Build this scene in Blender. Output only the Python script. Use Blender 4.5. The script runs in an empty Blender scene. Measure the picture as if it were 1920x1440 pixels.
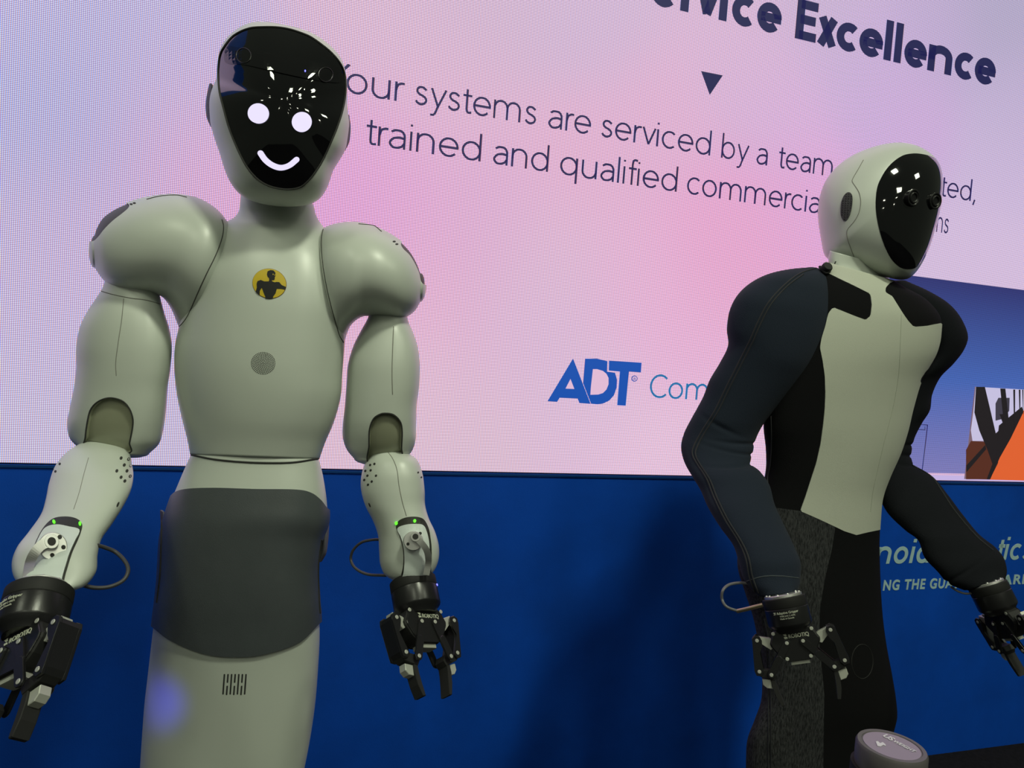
import bpy, math, random
import numpy as np
from mathutils import Vector, Matrix
from mathutils.bvhtree import BVHTree
from mathutils.geometry import delaunay_2d_cdt
random.seed(7)
SC = bpy.context.scene
COL = SC.collection

# ------------------------------------------------------------------ camera
FPX = 1380.0
CAM = np.array([0.0, 0.0, 1.35])
PITCH, ROLL = math.radians(2.7), math.radians(4.2)
_F = np.array([0, math.cos(PITCH), -math.sin(PITCH)])
_H = np.array([1.0, 0, 0])
_V = np.array([0, math.sin(PITCH), math.cos(PITCH)])
CR = math.cos(ROLL)*_H + math.sin(ROLL)*_V*(-1)
CU = math.sin(ROLL)*_H + math.cos(ROLL)*_V
# world up must lean right in the picture (roll)
cd = bpy.data.cameras.new('camera')
cam = bpy.data.objects.new('camera', cd); COL.objects.link(cam)
cd.sensor_width = 36.0; cd.lens = FPX/1920*36; cd.clip_start = 0.02; cd.clip_end = 60
def _setcam():
    m = Matrix(((CR[0], CU[0], -_F[0], CAM[0]), (CR[1], CU[1], -_F[1], CAM[1]), (CR[2], CU[2], -_F[2], CAM[2]), (0, 0, 0, 1)))
    cam.matrix_world = m
# horizontal H in camera coordinates must point right and DOWN: H.U < 0 ; up leans right: Up.R > 0
CR = math.cos(ROLL)*_H + math.sin(ROLL)*_V
CU = -math.sin(ROLL)*_H + math.cos(ROLL)*_V
_setcam()
SC.camera = cam

# ------------------------------------------------------------------ world, exposure, lamps
SC.view_settings.view_transform = 'Standard'
try: SC.view_settings.look = 'None'
except Exception: pass
SC.view_settings.exposure = 0.0
SC.view_settings.gamma = 1.0
SC.view_settings.use_curve_mapping = False
w = bpy.data.worlds.new('hall'); SC.world = w; w.use_nodes = True
w.node_tree.nodes['Background'].inputs[0].default_value = (0.75, 0.85, 0.65, 1)
w.node_tree.nodes['Background'].inputs[1].default_value = 0.065

def lamp(name, loc, target, size, power, color, shape='SQUARE', spread=180):
    l = bpy.data.lights.new(name, 'AREA'); l.shape = shape; l.size = size
    l.energy = power; l.color = color; l.spread = math.radians(spread)
    o = bpy.data.objects.new(name, l); COL.objects.link(o)
    o.location = loc
    o.rotation_euler = (Vector(target)-Vector(loc)).to_track_quat('-Z', 'Y').to_euler()
    return o
HALL = (0.94, 1.0, 0.76)
lamp('key_lamp', (1.9, -1.4, 6.6), (-0.2, 1.3, 1.2), 0.6, 160, HALL)
lamp('hall_lamp', (-3.6, -2.5, 6.8), (-0.3, 1.3, 1.2), 0.9, 55, HALL)
lamp('hall_lamp', (5.6, -1.8, 6.8), (0.8, 1.6, 1.2), 0.9, 55, HALL)
lamp('hall_lamp', (-1.0, -5.0, 6.8), (0.2, 1.6, 1.0), 0.9, 55, HALL)
lamp('hall_lamp', (3.8, -6.0, 6.8), (0.8, 1.6, 1.0), 0.9, 55, HALL)
sp = bpy.data.lights.new('blue_spot', 'SPOT'); sp.energy = 9.0; sp.color = (0.03, 0.03, 1.0); sp.spot_size = math.radians(12); sp.spot_blend = 1.0; sp.shadow_soft_size = 0.02
so = bpy.data.objects.new('blue_spot', sp); COL.objects.link(so);
for k, (x, y) in enumerate([(-4, -9), (-1.2, -10), (1.5, -9.5), (4.5, -9), (-6, -14), (-2, -15), (2, -15), (6, -14), (8, -6), (-7, -5)]):
    lamp('hall_lamp', (x, y, 6.5), (x, y+1, 0), 0.35, 14, (1, 1, 0.8))

# ------------------------------------------------------------------ pixel <-> place
def P(px, py, d):
    return CAM + CR*((px-960)/FPX*d) - CU*((py-720)/FPX*d) + _F*d
def raydir(px, py):
    v = CR*((px-960)/FPX) - CU*((py-720)/FPX) + _F
    return v/np.linalg.norm(v)
def project(pts):
    q = np.asarray(pts)-CAM
    z = q@_F
    return np.stack([960+FPX*(q@CR)/z, 720-FPX*(q@CU)/z], 1), z

so.location = P(150, 1500, 0.66)
so.rotation_euler = (Vector(P(291, 1325, 1.10))-so.location).to_track_quat('-Z', 'Y').to_euler()
# ------------------------------------------------------------------ materials
MATS = {}
def pbr(name, col, rough=0.5, metal=0.0, coat=0.0, bump=0.0, bscale=200, spec=0.5, mottle=0.0, sscale=6, weave=0.0, stretch=None, col2=None, sheen=0.0):
    if name in MATS: return MATS[name]
    m = bpy.data.materials.new(name); m.use_nodes = True
    nt = m.node_tree; b = nt.nodes['Principled BSDF']
    b.inputs['Base Color'].default_value = (*col, 1); b.inputs['Roughness'].default_value = rough
    b.inputs['Metallic'].default_value = metal; b.inputs['Coat Weight'].default_value = coat
    b.inputs['Coat Roughness'].default_value = 0.05
    b.inputs['Specular IOR Level'].default_value = spec
    if sheen: b.inputs['Sheen Weight'].default_value = sheen; b.inputs['Sheen Roughness'].default_value = 0.5
    tc = nt.nodes.new('ShaderNodeTexCoord')
    if mottle or col2:
        mp = nt.nodes.new('ShaderNodeMapping'); nt.links.new(tc.outputs['Object'], mp.inputs['Vector'])
        if stretch: mp.inputs['Scale'].default_value = stretch
        n = nt.nodes.new('ShaderNodeTexNoise'); n.inputs['Scale'].default_value = sscale; n.inputs['Detail'].default_value = 5
        n.inputs['Roughness'].default_value = 0.6
        nt.links.new(mp.outputs[0], n.inputs['Vector'])
        cr = nt.nodes.new('ShaderNodeValToRGB')
        c2 = col2 or tuple(c*(1-mottle) for c in col)
        cr.color_ramp.elements[0].position = 0.38; cr.color_ramp.elements[1].position = 0.62
        cr.color_ramp.elements[0].color = (*c2, 1); cr.color_ramp.elements[1].color = (*col, 1)
        nt.links.new(n.outputs['Fac'], cr.inputs[0]); nt.links.new(cr.outputs[0], b.inputs['Base Color'])
    if bump:
        n2 = nt.nodes.new('ShaderNodeTexNoise'); n2.inputs['Scale'].default_value = bscale; n2.inputs['Detail'].default_value = 3
        nt.links.new(tc.outputs['Object'], n2.inputs['Vector'])
        bp = nt.nodes.new('ShaderNodeBump'); bp.inputs['Strength'].default_value = bump; bp.inputs['Distance'].default_value = 0.002
        nt.links.new(n2.outputs['Fac'], bp.inputs['Height']); nt.links.new(bp.outputs[0], b.inputs['Normal'])
    MATS[name] = m
    return m
def emis(name, col, s=1.0, attr=None, led=None):
    if name in MATS: return MATS[name]
    m = bpy.data.materials.new(name); m.use_nodes = True
    nt = m.node_tree; b = nt.nodes['Principled BSDF']
    b.inputs['Base Color'].default_value = (0.01, 0.01, 0.01, 1); b.inputs['Roughness'].default_value = 0.6
    b.inputs['Emission Color'].default_value = (*col, 1); b.inputs['Emission Strength'].default_value = s
    src = None
    if attr:
        a = nt.nodes.new('ShaderNodeAttribute'); a.attribute_name = attr; src = a.outputs['Color']
    if led:                                  # the LED lattice: three sub-pixels side by side per dot
        uv = nt.nodes.new('ShaderNodeUVMap')
        sx = nt.nodes.new('ShaderNodeSeparateXYZ'); nt.links.new(uv.outputs[0], sx.inputs[0])
        def mth(op, a, b_=None):
            n = nt.nodes.new('ShaderNodeMath'); n.operation = op
            for i, v in enumerate((a, b_)):
                if v is None: continue
                if isinstance(v, (int, float)): n.inputs[i].default_value = v
                else: nt.links.new(v, n.inputs[i])
            return n.outputs[0]
        k = 2*math.pi/led
        cy = mth('ADD', mth('MULTIPLY', mth('COSINE', mth('MULTIPLY', sx.outputs[1], k)), 0.42), 1.0)
        cc = nt.nodes.new('ShaderNodeCombineColor')
        for i, ph in enumerate((-1.1, 0, 1.1)):
            cx = mth('ADD', mth('MULTIPLY', mth('COSINE', mth('ADD', mth('MULTIPLY', sx.outputs[0], k), ph)), 0.42), 1.0)
            nt.links.new(mth('MULTIPLY', cx, cy), cc.inputs[i])
        mx = nt.nodes.new('ShaderNodeMix'); mx.data_type = 'RGBA'; mx.blend_type = 'MULTIPLY'; mx.inputs[0].default_value = 1
        if src is None:
            mx.inputs[6].default_value = (*col, 1)
        else: nt.links.new(src, mx.inputs[6])
        nt.links.new(cc.outputs[0], mx.inputs[7]); src = mx.outputs[2]
    if src is not None: nt.links.new(src, b.inputs['Emission Color'])
    MATS[name] = m
    return m
def lin(r, g, b):
    f = lambda c: (c/255/12.92) if c <= 10 else ((c/255+0.055)/1.055)**2.4
    return (f(r), f(g), f(b))

# ------------------------------------------------------------------ objects
ROOTS = {}
def origin(parent):
    o = np.zeros(3); p = parent
    while p is not None:
        o += np.array(p.location); p = p.parent
    return o
def obj(name, V, F, mat, parent=None, smooth=True, label=None, kind=None, loc=None):
    V = np.asarray(V, float)
    me = bpy.data.meshes.new(name)
    base = origin(parent) if parent is not None else (np.array(loc, float) if loc is not None else np.zeros(3))
    me.from_pydata((V-base).tolist(), [], [tuple(int(i) for i in f) for f in F])
    me.materials.append(mat)
    if smooth: me.polygons.foreach_set('use_smooth', [True]*len(me.polygons))
    me.update()
    if smooth and len(F) < 3000:
        me.set_sharp_from_angle(angle=math.radians(38))
    o = bpy.data.objects.new(name, me); COL.objects.link(o)
    if parent is not None: o.parent = parent
    elif loc is not None: o.location = loc
    if label: o['label'] = label
    if kind: o['kind'] = kind
    return o
def thing(name, label, cat, loc):
    o = bpy.data.objects.new(name, None); COL.objects.link(o); o.location = loc
    o['label'] = label; o['category'] = cat; o.empty_display_size = 0.1
    return o

# ------------------------------------------------------------------ lofts, blobs
def smooth_cols(rows, n):
    rows = np.asarray([list(q)+[0.0]*(8-len(q)) for q in rows], float)
    c = (rows[:, 0:2]+rows[:, 2:4])/2
    w_ = np.linalg.norm(np.diff(rows[:, :4], axis=0), axis=1)
    t = np.concatenate([[0], np.cumsum(np.maximum(w_, 1e-3)**0.7)])
    m = np.zeros_like(rows)
    d = np.diff(rows, axis=0)/np.diff(t)[:, None]
    m[0] = d[0]; m[-1] = d[-1]
    h = np.diff(t)
    m[1:-1] = (d[:-1]*h[1:, None]+d[1:]*h[:-1, None])/(h[:-1]+h[1:])[:, None]
    out = []
    for u in np.linspace(0, t[-1], n):
        i = min(np.searchsorted(t, u, side='right')-1, len(t)-2)
        hh = t[i+1]-t[i]; s = (u-t[i])/hh
        out.append((2*s**3-3*s**2+1)*rows[i]+(s**3-2*s**2+s)*hh*m[i]+(-2*s**3+3*s**2)*rows[i+1]+(s**3-s**2)*hh*m[i+1])
    return np.array(out)
def loft(rows, n=90, m=72, p=2.0, cap0=0.0, cap1=0.0, shade=None):
    """rows: x1,y1,x2,y2,d1,d2,b  silhouette points with their depths, half thickness b (m)"""
    R = smooth_cols(rows, n)
    th = np.linspace(0, 2*math.pi, m, endpoint=False)
    c, s = np.cos(th), np.sin(th)
    cs = np.sign(c)*np.abs(c)**(2/p); sn = np.sign(s)*np.abs(s)**(2/p)
    rings = []; cen = []
    for r in R:
        A, B = P(r[0], r[1], r[4]), P(r[2], r[3], r[5])
        C = (A+B)/2; a = (B-A)/2
        D = -(C-CAM)/np.linalg.norm(C-CAM)
        rings.append(C+np.outer(cs, a)+np.outer(sn, D*r[6])+np.outer(np.maximum(sn, 0), CR*(r[7]*r[4]/FPX))); cen.append(C)
    def capr(ring, C, T, ext, k=9):
        out = []
        for i in range(1, k):
            ph = i/k*math.pi/2
            out.append(C+(ring-C)*math.cos(ph)+T*ext*math.sin(ph))
        return out
    pre, post = [], []
    if cap0 > 0:
        T = cen[0]-cen[2]; T /= np.linalg.norm(T); pre = capr(rings[0], cen[0], T, cap0)[::-1]
        tip0 = cen[0]+T*cap0
    else: tip0 = cen[0]
    if cap1 > 0:
        T = cen[-1]-cen[-3]; T /= np.linalg.norm(T); post = capr(rings[-1], cen[-1], T, cap1)
        tip1 = cen[-1]+T*cap1
    else: tip1 = cen[-1]
    rings = pre+rings+post
    V = np.concatenate(rings+[tip0[None], tip1[None]])
    N = len(rings); Fc = []
    for i in range(N-1):
        for j in range(m):
            k = (j+1) % m
            Fc.append((i*m+j, i*m+k, (i+1)*m+k)); Fc.append((i*m+j, (i+1)*m+k, (i+1)*m+j))
    for j in range(m):
        k = (j+1) % m
        Fc.append((N*m, k, j)); Fc.append((N*m+1, (N-1)*m+j, (N-1)*m+k))
    return fixn(V, np.array(Fc))
def fixn(V, F):
    # make the faces point outwards (signed volume)
    a, b, c = V[F[:, 0]], V[F[:, 1]], V[F[:, 2]]
    o = V.mean(0)
    vol = np.einsum('ij,ij->i', a-o, np.cross(b-o, c-o)).sum()
    if vol < 0: F = F[:, ::-1].copy()
    return V, F
def crom(pts, n, closed=True):
    pts = np.asarray(pts, float)
    if not closed:
        pts2 = np.vstack([2*pts[0]-pts[1], pts, 2*pts[-1]-pts[-2]]); segs = len(pts)-1
    else:
        pts2 = np.vstack([pts[-1], pts, pts[0], pts[1]]); segs = len(pts)
    out = []; per = max(2, int(math.ceil(n/segs)))
    for i in range(segs):
        p0, p1, p2, p3 = pts2[i], pts2[i+1], pts2[i+2], pts2[i+3]
        for k in range(per):
            t = k/per
            out.append(0.5*((2*p1)+(-p0+p2)*t+(2*p0-5*p1+4*p2-p3)*t*t+(-p0+3*p1-3*p2+p3)*t**3))
    if not closed: out.append(pts[-1])
    return np.array(out)
def blob(outline, center, d, Df, Db, slope=0.0, pf=2.0, pb=2.0, m=144, n=60, vslope=0.0):
    o = crom(outline, 400)
    ang = np.arctan2(o[:, 1]-center[1], o[:, 0]-center[0]); rad = np.hypot(o[:, 0]-center[0], o[:, 1]-center[1])
    k = np.argsort(ang); ang = ang[k]; rad = rad[k]
    th = np.linspace(-math.pi, math.pi, m, endpoint=False)
    R = np.interp(th, np.concatenate([ang-2*math.pi, ang, ang+2*math.pi]), np.tile(rad, 3))
    rings = []
    for t in np.linspace(0, math.pi, n+1)[1:-1]:
        rho = math.sin(t); front = t < math.pi/2
        ring = []
        for j in range(m):
            q = (1-min(rho, 1)**(pf if front else pb))**(1/2.0) if rho < 1 else 0
            x = center[0]+R[j]*rho*math.cos(th[j]); y = center[1]+R[j]*rho*math.sin(th[j])
            u = (x-center[0])/FPX*d; vv = (y-center[1])/FPX*d
            z = d+slope*u+vslope*vv+(-Df*q if front else Db*q)
            # keep the silhouette: place along the ray but sized for depth d (weak perspective inside the blob)
            C = P(x, y, d); rd = raydir(center[0], center[1])
            ring.append(C+rd*(z-d))
        rings.append(np.array(ring))
    rd = raydir(*center); C = P(center[0], center[1], d)
    V = np.concatenate(rings+[(C-rd*Df)[None], (C+rd*Db)[None]])
    N = len(rings); Fc = []
    for i in range(N-1):
        for j in range(m):
            k2 = (j+1) % m
            Fc.append((i*m+j, i*m+k2, (i+1)*m+k2)); Fc.append((i*m+j, (i+1)*m+k2, (i+1)*m+j))
    for j in range(m):
        k2 = (j+1) % m
        Fc.append((N*m, k2, j)); Fc.append((N*m+1, (N-1)*m+j, (N-1)*m+k2))
    return fixn(V, np.array(Fc))
def vnorm(V, F):
    n = np.cross(V[F[:, 1]]-V[F[:, 0]], V[F[:, 2]]-V[F[:, 0]])
    N = np.zeros_like(V)
    for i in range(3): np.add.at(N, F[:, i], n)
    return N/np.maximum(np.linalg.norm(N, axis=1), 1e-12)[:, None]
def sdpoly(pts, poly):
    a = poly; b = np.roll(poly, -1, 0)
    res = np.full(len(pts), 1e9); ins = np.zeros(len(pts), bool)
    for i in range(len(a)):
        e = b[i]-a[i]; w_ = pts-a[i]; L = max(e@e, 1e-9)
        t = np.clip((w_@e)/L, 0, 1)
        dd = np.hypot(*(w_-t[:, None]*e).T); res = np.minimum(res, dd)
        c = ((a[i, 1] <= pts[:, 1]) & (b[i, 1] > pts[:, 1])) | ((b[i, 1] <= pts[:, 1]) & (a[i, 1] > pts[:, 1]))
        if abs(e[1]) > 1e-9:
            xs = a[i, 0]+(pts[:, 1]-a[i, 1])/e[1]*e[0]
            ins ^= c & (pts[:, 0] < xs)
    return np.where(ins, res, -res)
def split(V, F, f):
    """cut the mesh along f=0; returns (inside V,F,N), (outside V,F,N)"""
    N = vnorm(V, F); VV = list(V); NN = list(N); cache = {}
    def cut(i, j):
        k = (min(i, j), max(i, j))
        if k not in cache:
            t = f[i]/(f[i]-f[j]); VV.append(V[i]+(V[j]-V[i])*t); NN.append(N[i]+(N[j]-N[i])*t); cache[k] = len(VV)-1
        return cache[k]
    I, O = [], []
    s = f > 0
    for tri in F:
        k = s[tri].sum()
        if k == 3: I.append(tuple(tri)); continue
        if k == 0: O.append(tuple(tri)); continue
        tgt1, tgt2 = (I, O) if k == 1 else (O, I)
        r = [i for i in range(3) if s[tri[i]] == (k == 1)][0]
        a, b, c = tri[r], tri[(r+1) % 3], tri[(r+2) % 3]
        ab, ac = cut(a, b), cut(a, c)
        tgt1.append((a, ab, ac)); tgt2.append((ab, b, c)); tgt2.append((ab, c, ac))
    VV = np.array(VV); NN = np.array(NN); NN /= np.maximum(np.linalg.norm(NN, axis=1), 1e-9)[:, None]
    def comp(T):
        T = np.array(T)
        if len(T) == 0: return np.zeros((0, 3)), np.zeros((0, 3), int), np.zeros((0, 3))
        u, inv = np.unique(T, return_inverse=True)
        return VV[u], inv.reshape(T.shape), NN[u]
    return comp(I), comp(O)
def shell(V, F, N, t, t2):
    """offset a piece by t along its normals and give its border a skirt reaching t2"""
    edges = {}
    for tri in F:
        for i in range(3):
            e = (int(tri[i]), int(tri[(i+1) % 3])); edges[e] = 1
    bd = [e for e in edges if (e[1], e[0]) not in edges]
    V1 = V+N*t; idx = sorted({i for e in bd for i in e}); mp = {v: k for k, v in enumerate(idx)}
    n0 = len(V)
    top = V1[idx]; bot = V[idx]+N[idx]*t2
    VV = np.vstack([V1, top, bot]); FF = [tuple(x) for x in F]; m = len(idx)
    for a, b in bd:
        FF.append((n0+mp[b], n0+mp[a], n0+m+mp[a], n0+m+mp[b]))
    return VV, FF
class Surf:
    def __init__(s, V, F): s.V, s.F = V, F; s.b = BVHTree.FromPolygons([tuple(v) for v in V], [tuple(int(i) for i in f) for f in F])
def hit(surfs, px, py):
    best = None
    o = Vector(CAM); d = Vector(raydir(px, py))
    for s in surfs:
        h = s.b.ray_cast(o, d)
        if h[0] is not None and (best is None or h[3] < best[3]): best = h
    if best is None: return None
    n = best[1]
    if n.dot(d) > 0: n = -n
    return np.array(best[0]), np.array(n)
def patch(name, poly, surfs, mat, parent, lift=0.0008, thick=0.0012, grid=3.0, label=None, holes=()):
    """a thin piece lying on the surface: outline in picture units, laid on the real geometry"""
    poly = np.asarray(poly, float)
    pts = [tuple(p) for p in poly]; n = len(pts)
    if holes:
        pass
    x0, y0 = poly.min(0); x1, y1 = poly.max(0)
    gx = np.arange(x0+grid/2, x1, grid); gy = np.arange(y0+grid/2, y1, grid)
    if len(gx)*len(gy) > 0 and len(gx)*len(gy) < 8000:
        G = np.array([(x, y) for x in gx for y in gy])
        G = G[sdpoly(G, poly) > grid*0.4]
        pts += [tuple(g) for g in G]
    vs, _, fs, _, _, _ = delaunay_2d_cdt([Vector(p) for p in pts], [(i, (i+1) % n) for i in range(n)], [list(range(n))], 1, 1e-5)
    W, N = [], []; last = None
    hs = [hit(surfs, v[0], v[1]) for v in vs]
    good = [(i, h) for i, h in enumerate(hs) if h is not None]
    if not good: return None
    for i, h in enumerate(hs):
        if h is None:
            j = min(good, key=lambda g: (vs[g[0]]-vs[i]).length)
            h = j[1]
        W.append(h[0]); N.append(h[1])
    W = np.array(W); N = np.array(N)
    F = [f for f in fs if len(f) == 3]
    F2 = []
    for f in F:
        nn = np.cross(W[f[1]]-W[f[0]], W[f[2]]-W[f[0]])
        F2.append(tuple(f) if nn@N[f[0]] > 0 else tuple(f[::-1]))
    VV, FF = shell(W, np.array(F2), N, lift+thick, lift-0.003)
    return obj(name, VV, FF, mat, parent, smooth=False, label=label)
def tube_mesh(pts, r, k=10):
    pts = np.asarray(pts, float); n = len(pts); rings = []
    up = np.array([0.1, 0.2, 0.97])
    rr = np.broadcast_to(r, (n,))
    for i in range(n):
        T = pts[min(i+1, n-1)]-pts[max(i-1, 0)]; T /= max(np.linalg.norm(T), 1e-9)
        a = np.cross(T, up) if i == 0 else a-T*(a@T)
        a = a/max(np.linalg.norm(a), 1e-6); b = np.cross(T, a)
        th = np.linspace(0, 2*math.pi, k, endpoint=False)
        rings.append(pts[i]+rr[i]*(np.outer(np.cos(th), a)+np.outer(np.sin(th), b)))
    V = np.vstack(rings); F = []
    for i in range(n-1):
        for j in range(k):
            l = (j+1) % k
            F.append((i*k+j, i*k+l, (i+1)*k+l, (i+1)*k+j))
    F.append(tuple(range(k))[::-1]); F.append(tuple((n-1)*k+j for j in range(k)))
    return V, F
def line(name, pxs, surfs, r, mat, parent, lift=0.0, n=60, closed=False, label=None):
    q = crom(pxs, n, closed)
    if closed: q = np.vstack([q, q[0]])
    W = [h[0]+h[1]*lift for h in (hit(surfs, x, y) for x, y in q) if h is not None]
    if len(W) < 3: return None
    V, F = tube_mesh(W, r, 6)
    return obj(name, V, F, mat, parent, label=label)
def cable(name, rows, r, mat, parent, label=None, n=60):
    q = crom(rows, n, False)
    V, F = tube_mesh([P(*x) for x in q], r, 12)
    return obj(name, V, F, mat, parent, label=label)
def circ(x, y, rx, ry=None, n=20, rot=0.0):
    ry = ry or rx; o = []
    for i in range(n):
        a = 2*math.pi*i/n; u, v = rx*math.cos(a), ry*math.sin(a)
        o.append((x+u*math.cos(rot)-v*math.sin(rot), y+u*math.sin(rot)+v*math.cos(rot)))
    return o
def stroke(pts, wd, n=24):
    """outline of a round-ended stroke"""
    q = crom(pts, n, False); L, R = [], []
    for i in range(len(q)):
        t = q[min(i+1, len(q)-1)]-q[max(i-1, 0)]; t /= np.linalg.norm(t); nn = np.array([-t[1], t[0]])*wd/2
        L.append(q[i]+nn); R.append(q[i]-nn)
    def cap(c, frm, k=6):
        d = frm-c; out = []
        for i in range(1, k):
            a = -math.pi*i/k; out.append(c+np.array([d[0]*math.cos(a)-d[1]*math.sin(a), d[0]*math.sin(a)+d[1]*math.cos(a)]))
        return out
    return np.array(L+cap(q[-1], L[-1])+R[::-1]+cap(q[0], R[0]))

# ================================================================== THE SETTING
vp = CR*(4240/FPX) - CU*(246/FPX) + _F
AL = np.array([vp[0], vp[1], 0]); AL /= np.linalg.norm(AL)          # along the wall, to the right
WN = np.array([AL[1], -AL[0], 0])                                    # out of the wall, to the viewer
UPV = np.array([0, 0, 1.0])
rd = raydir(1920, 1393); W0 = CAM+rd*(CAM[2]/-rd[2])                 # a point of the wall foot
def wall(px, py, off=0.0):
    d = raydir(px, py); t = ((W0+WN*off-CAM)@WN)/(d@WN); q = CAM+d*t
    return (q-W0)@AL, q[2]
def WP(s, h, off=0.0): return W0+AL*s+UPV*h+WN*off
black_carpet = pbr('black_carpet', (0.012, 0.010, 0.013), 0.95, bump=0.6, bscale=400, spec=0.2, mottle=0.4, sscale=60)
blue_wall = pbr('blue_panel', (0.001, 0.078, 0.56), 0.6, bump=0.15, bscale=300, spec=0.25, mottle=0.22, sscale=2.2)  # faint noise in the colour: patch stains and painted soft shadows
def boxv(c0, axes, dims):
    V = []
    for k in (0, 1):
        for j in (0, 1):
            for i in (0, 1): V.append(c0+axes[0]*dims[0]*i+axes[1]*dims[1]*j+axes[2]*dims[2]*k)
    F = [(0, 2, 3, 1), (4, 5, 7, 6), (0, 1, 5, 4), (2, 6, 7, 3), (0, 4, 6, 2), (1, 3, 7, 5)]
    return np.array(V), F
V, F = boxv(np.array([-7, -8, -0.1]), (np.array([1., 0, 0]), np.array([0, 1., 0]), UPV), (16, 14, 0.1))
obj('floor', V, F, black_carpet, smooth=False, kind='structure')
sE, hE = wall(960, 888.5)                                           # lower edge of the screen
v1, f1 = boxv(WP(-6, 0, -0.12), (AL, WN, UPV), (10, 0.12, hE))
v2, f2 = boxv(WP(-6, 0, -0.22), (AL, WN, UPV), (10, 0.09, 4.8))
V = np.vstack([v1, v2]); F = f1+[tuple(i+8 for i in q) for q in f2]
obj('wall_back', V, F, blue_wall, smooth=False, kind='structure')
V, F = boxv(WP(-6, hE-0.006, 0.0), (AL, WN, UPV), (10, 0.004, 0.006))
obj('trim_1', V, F, pbr('trim_blue', (0.004, 0.05, 0.22), 0.35), smooth=False, kind='structure')

# the LED wall
scr_loc = WP(-1.5, hE+0.002, -0.10)
screen = thing('led_screen', 'huge pink and lavender LED screen with dark blue writing behind the robots', 'screen', tuple(scr_loc))
ANCH = [  # picture place, colour of the slide there
 (10,10,196,182,224),(60,60,178,176,222),(20,200,172,176,224),(100,150,160,166,216),(200,60,172,172,220),(330,60,184,176,218),(20,420,184,180,218),(140,300,168,168,216),
 (300,160,192,176,214),(380,220,212,166,208),(110,480,196,178,216),(60,620,194,182,218),(40,820,196,186,216),(150,420,206,170,210),(380,330,226,160,204),
 (700,40,216,176,204),(900,20,206,174,202),(1100,40,206,176,208),(700,330,228,160,206),(640,370,226,150,210),(850,200,226,176,206),(900,420,222,164,206),(820,540,232,170,204),(830,700,228,184,208),
 (850,830,222,190,206),(1000,500,226,184,208),(1000,600,218,182,212),(1100,760,224,188,214),(1200,520,232,176,210),(1250,860,234,194,218),(1300,640,236,176,212),(1340,520,236,164,202),
 (1240,240,226,172,206),(1100,300,230,172,204),(1350,420,236,160,204),(1400,470,236,158,200),(1450,200,214,170,214),(1500,400,226,162,212),(1640,120,198,168,212),(1700,230,202,166,214),
 (1880,30,168,160,192),(1900,200,186,170,206),(1880,320,200,180,216),(1850,480,212,188,220),(1750,60,184,164,204),(1560,30,196,172,206),(1400,120,214,176,206),(1420,820,236,190,216),(1500,900,220,190,214)]
AS = np.array([wall(a[0], a[1]) for a in ANCH]); AC = np.array([lin(*[v+(m_-v)*0.22 for v, m_ in zip(a[2:], (204, 184, 214))]) for a in ANCH])
def slide(s, h):
    d2 = (AS[:, 0]-s)**2+(AS[:, 1]-h)**2
    w_ = np.exp(-d2/(2*0.13**2))+1e-4/(d2+0.2)
    return (w_[:, None]*AC).sum(0)/w_.sum()
def colgrid(name, s0, s1, h0, h1, ns, nh, colf, mat, parent, off, thick):
    V, F, C, UV = [], [], [], []
    for j in range(nh+1):
        for i in range(ns+1):
            s = s0+(s1-s0)*i/ns; h = h0+(h1-h0)*j/nh
            V.append(WP(s, h, off)); C.append((*colf(s, h), 1)); UV.append((s, h))
    for j in range(nh):
        for i in range(ns): a = j*(ns+1)+i; F.append((a, a+1, a+ns+2, a+ns+1))
    b = len(V)
    for s, h in ((s0, h0), (s1, h0), (s1, h1), (s0, h1)):
        for o in (off, off-thick): V.append(WP(s, h, o)); C.append((0.01, 0.01, 0.01, 1)); UV.append((s, h))
    for k in range(4):
        a0, a1 = b+2*k, b+2*((k+1) % 4); F.append((a0, a0+1, a1+1, a1))
    F.append((b+1, b+7, b+5, b+3))
    o = obj(name, V, F, mat, parent, smooth=False)
    me = o.data
    at = me.color_attributes.new('slide', 'FLOAT_COLOR', 'POINT')
    at.data.foreach_set('color', np.array(C, dtype=np.float32).ravel())
    uvl = me.uv_layers.new(name='UVMap'); li = np.zeros(len(me.loops), dtype=np.int32); me.loops.foreach_get('vertex_index', li)
    uvl.data.foreach_set('uv', np.array(UV, dtype=np.float32)[li].ravel())
    return o
SE = 1.0
led = emis('led_display', (1, 1, 1), SE, attr='slide', led=0.0042)
colgrid('display', -4.6, 1.9, hE+0.004, hE+3.4, 130, 70, slide, led, screen, -0.004, 0.09)
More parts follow.
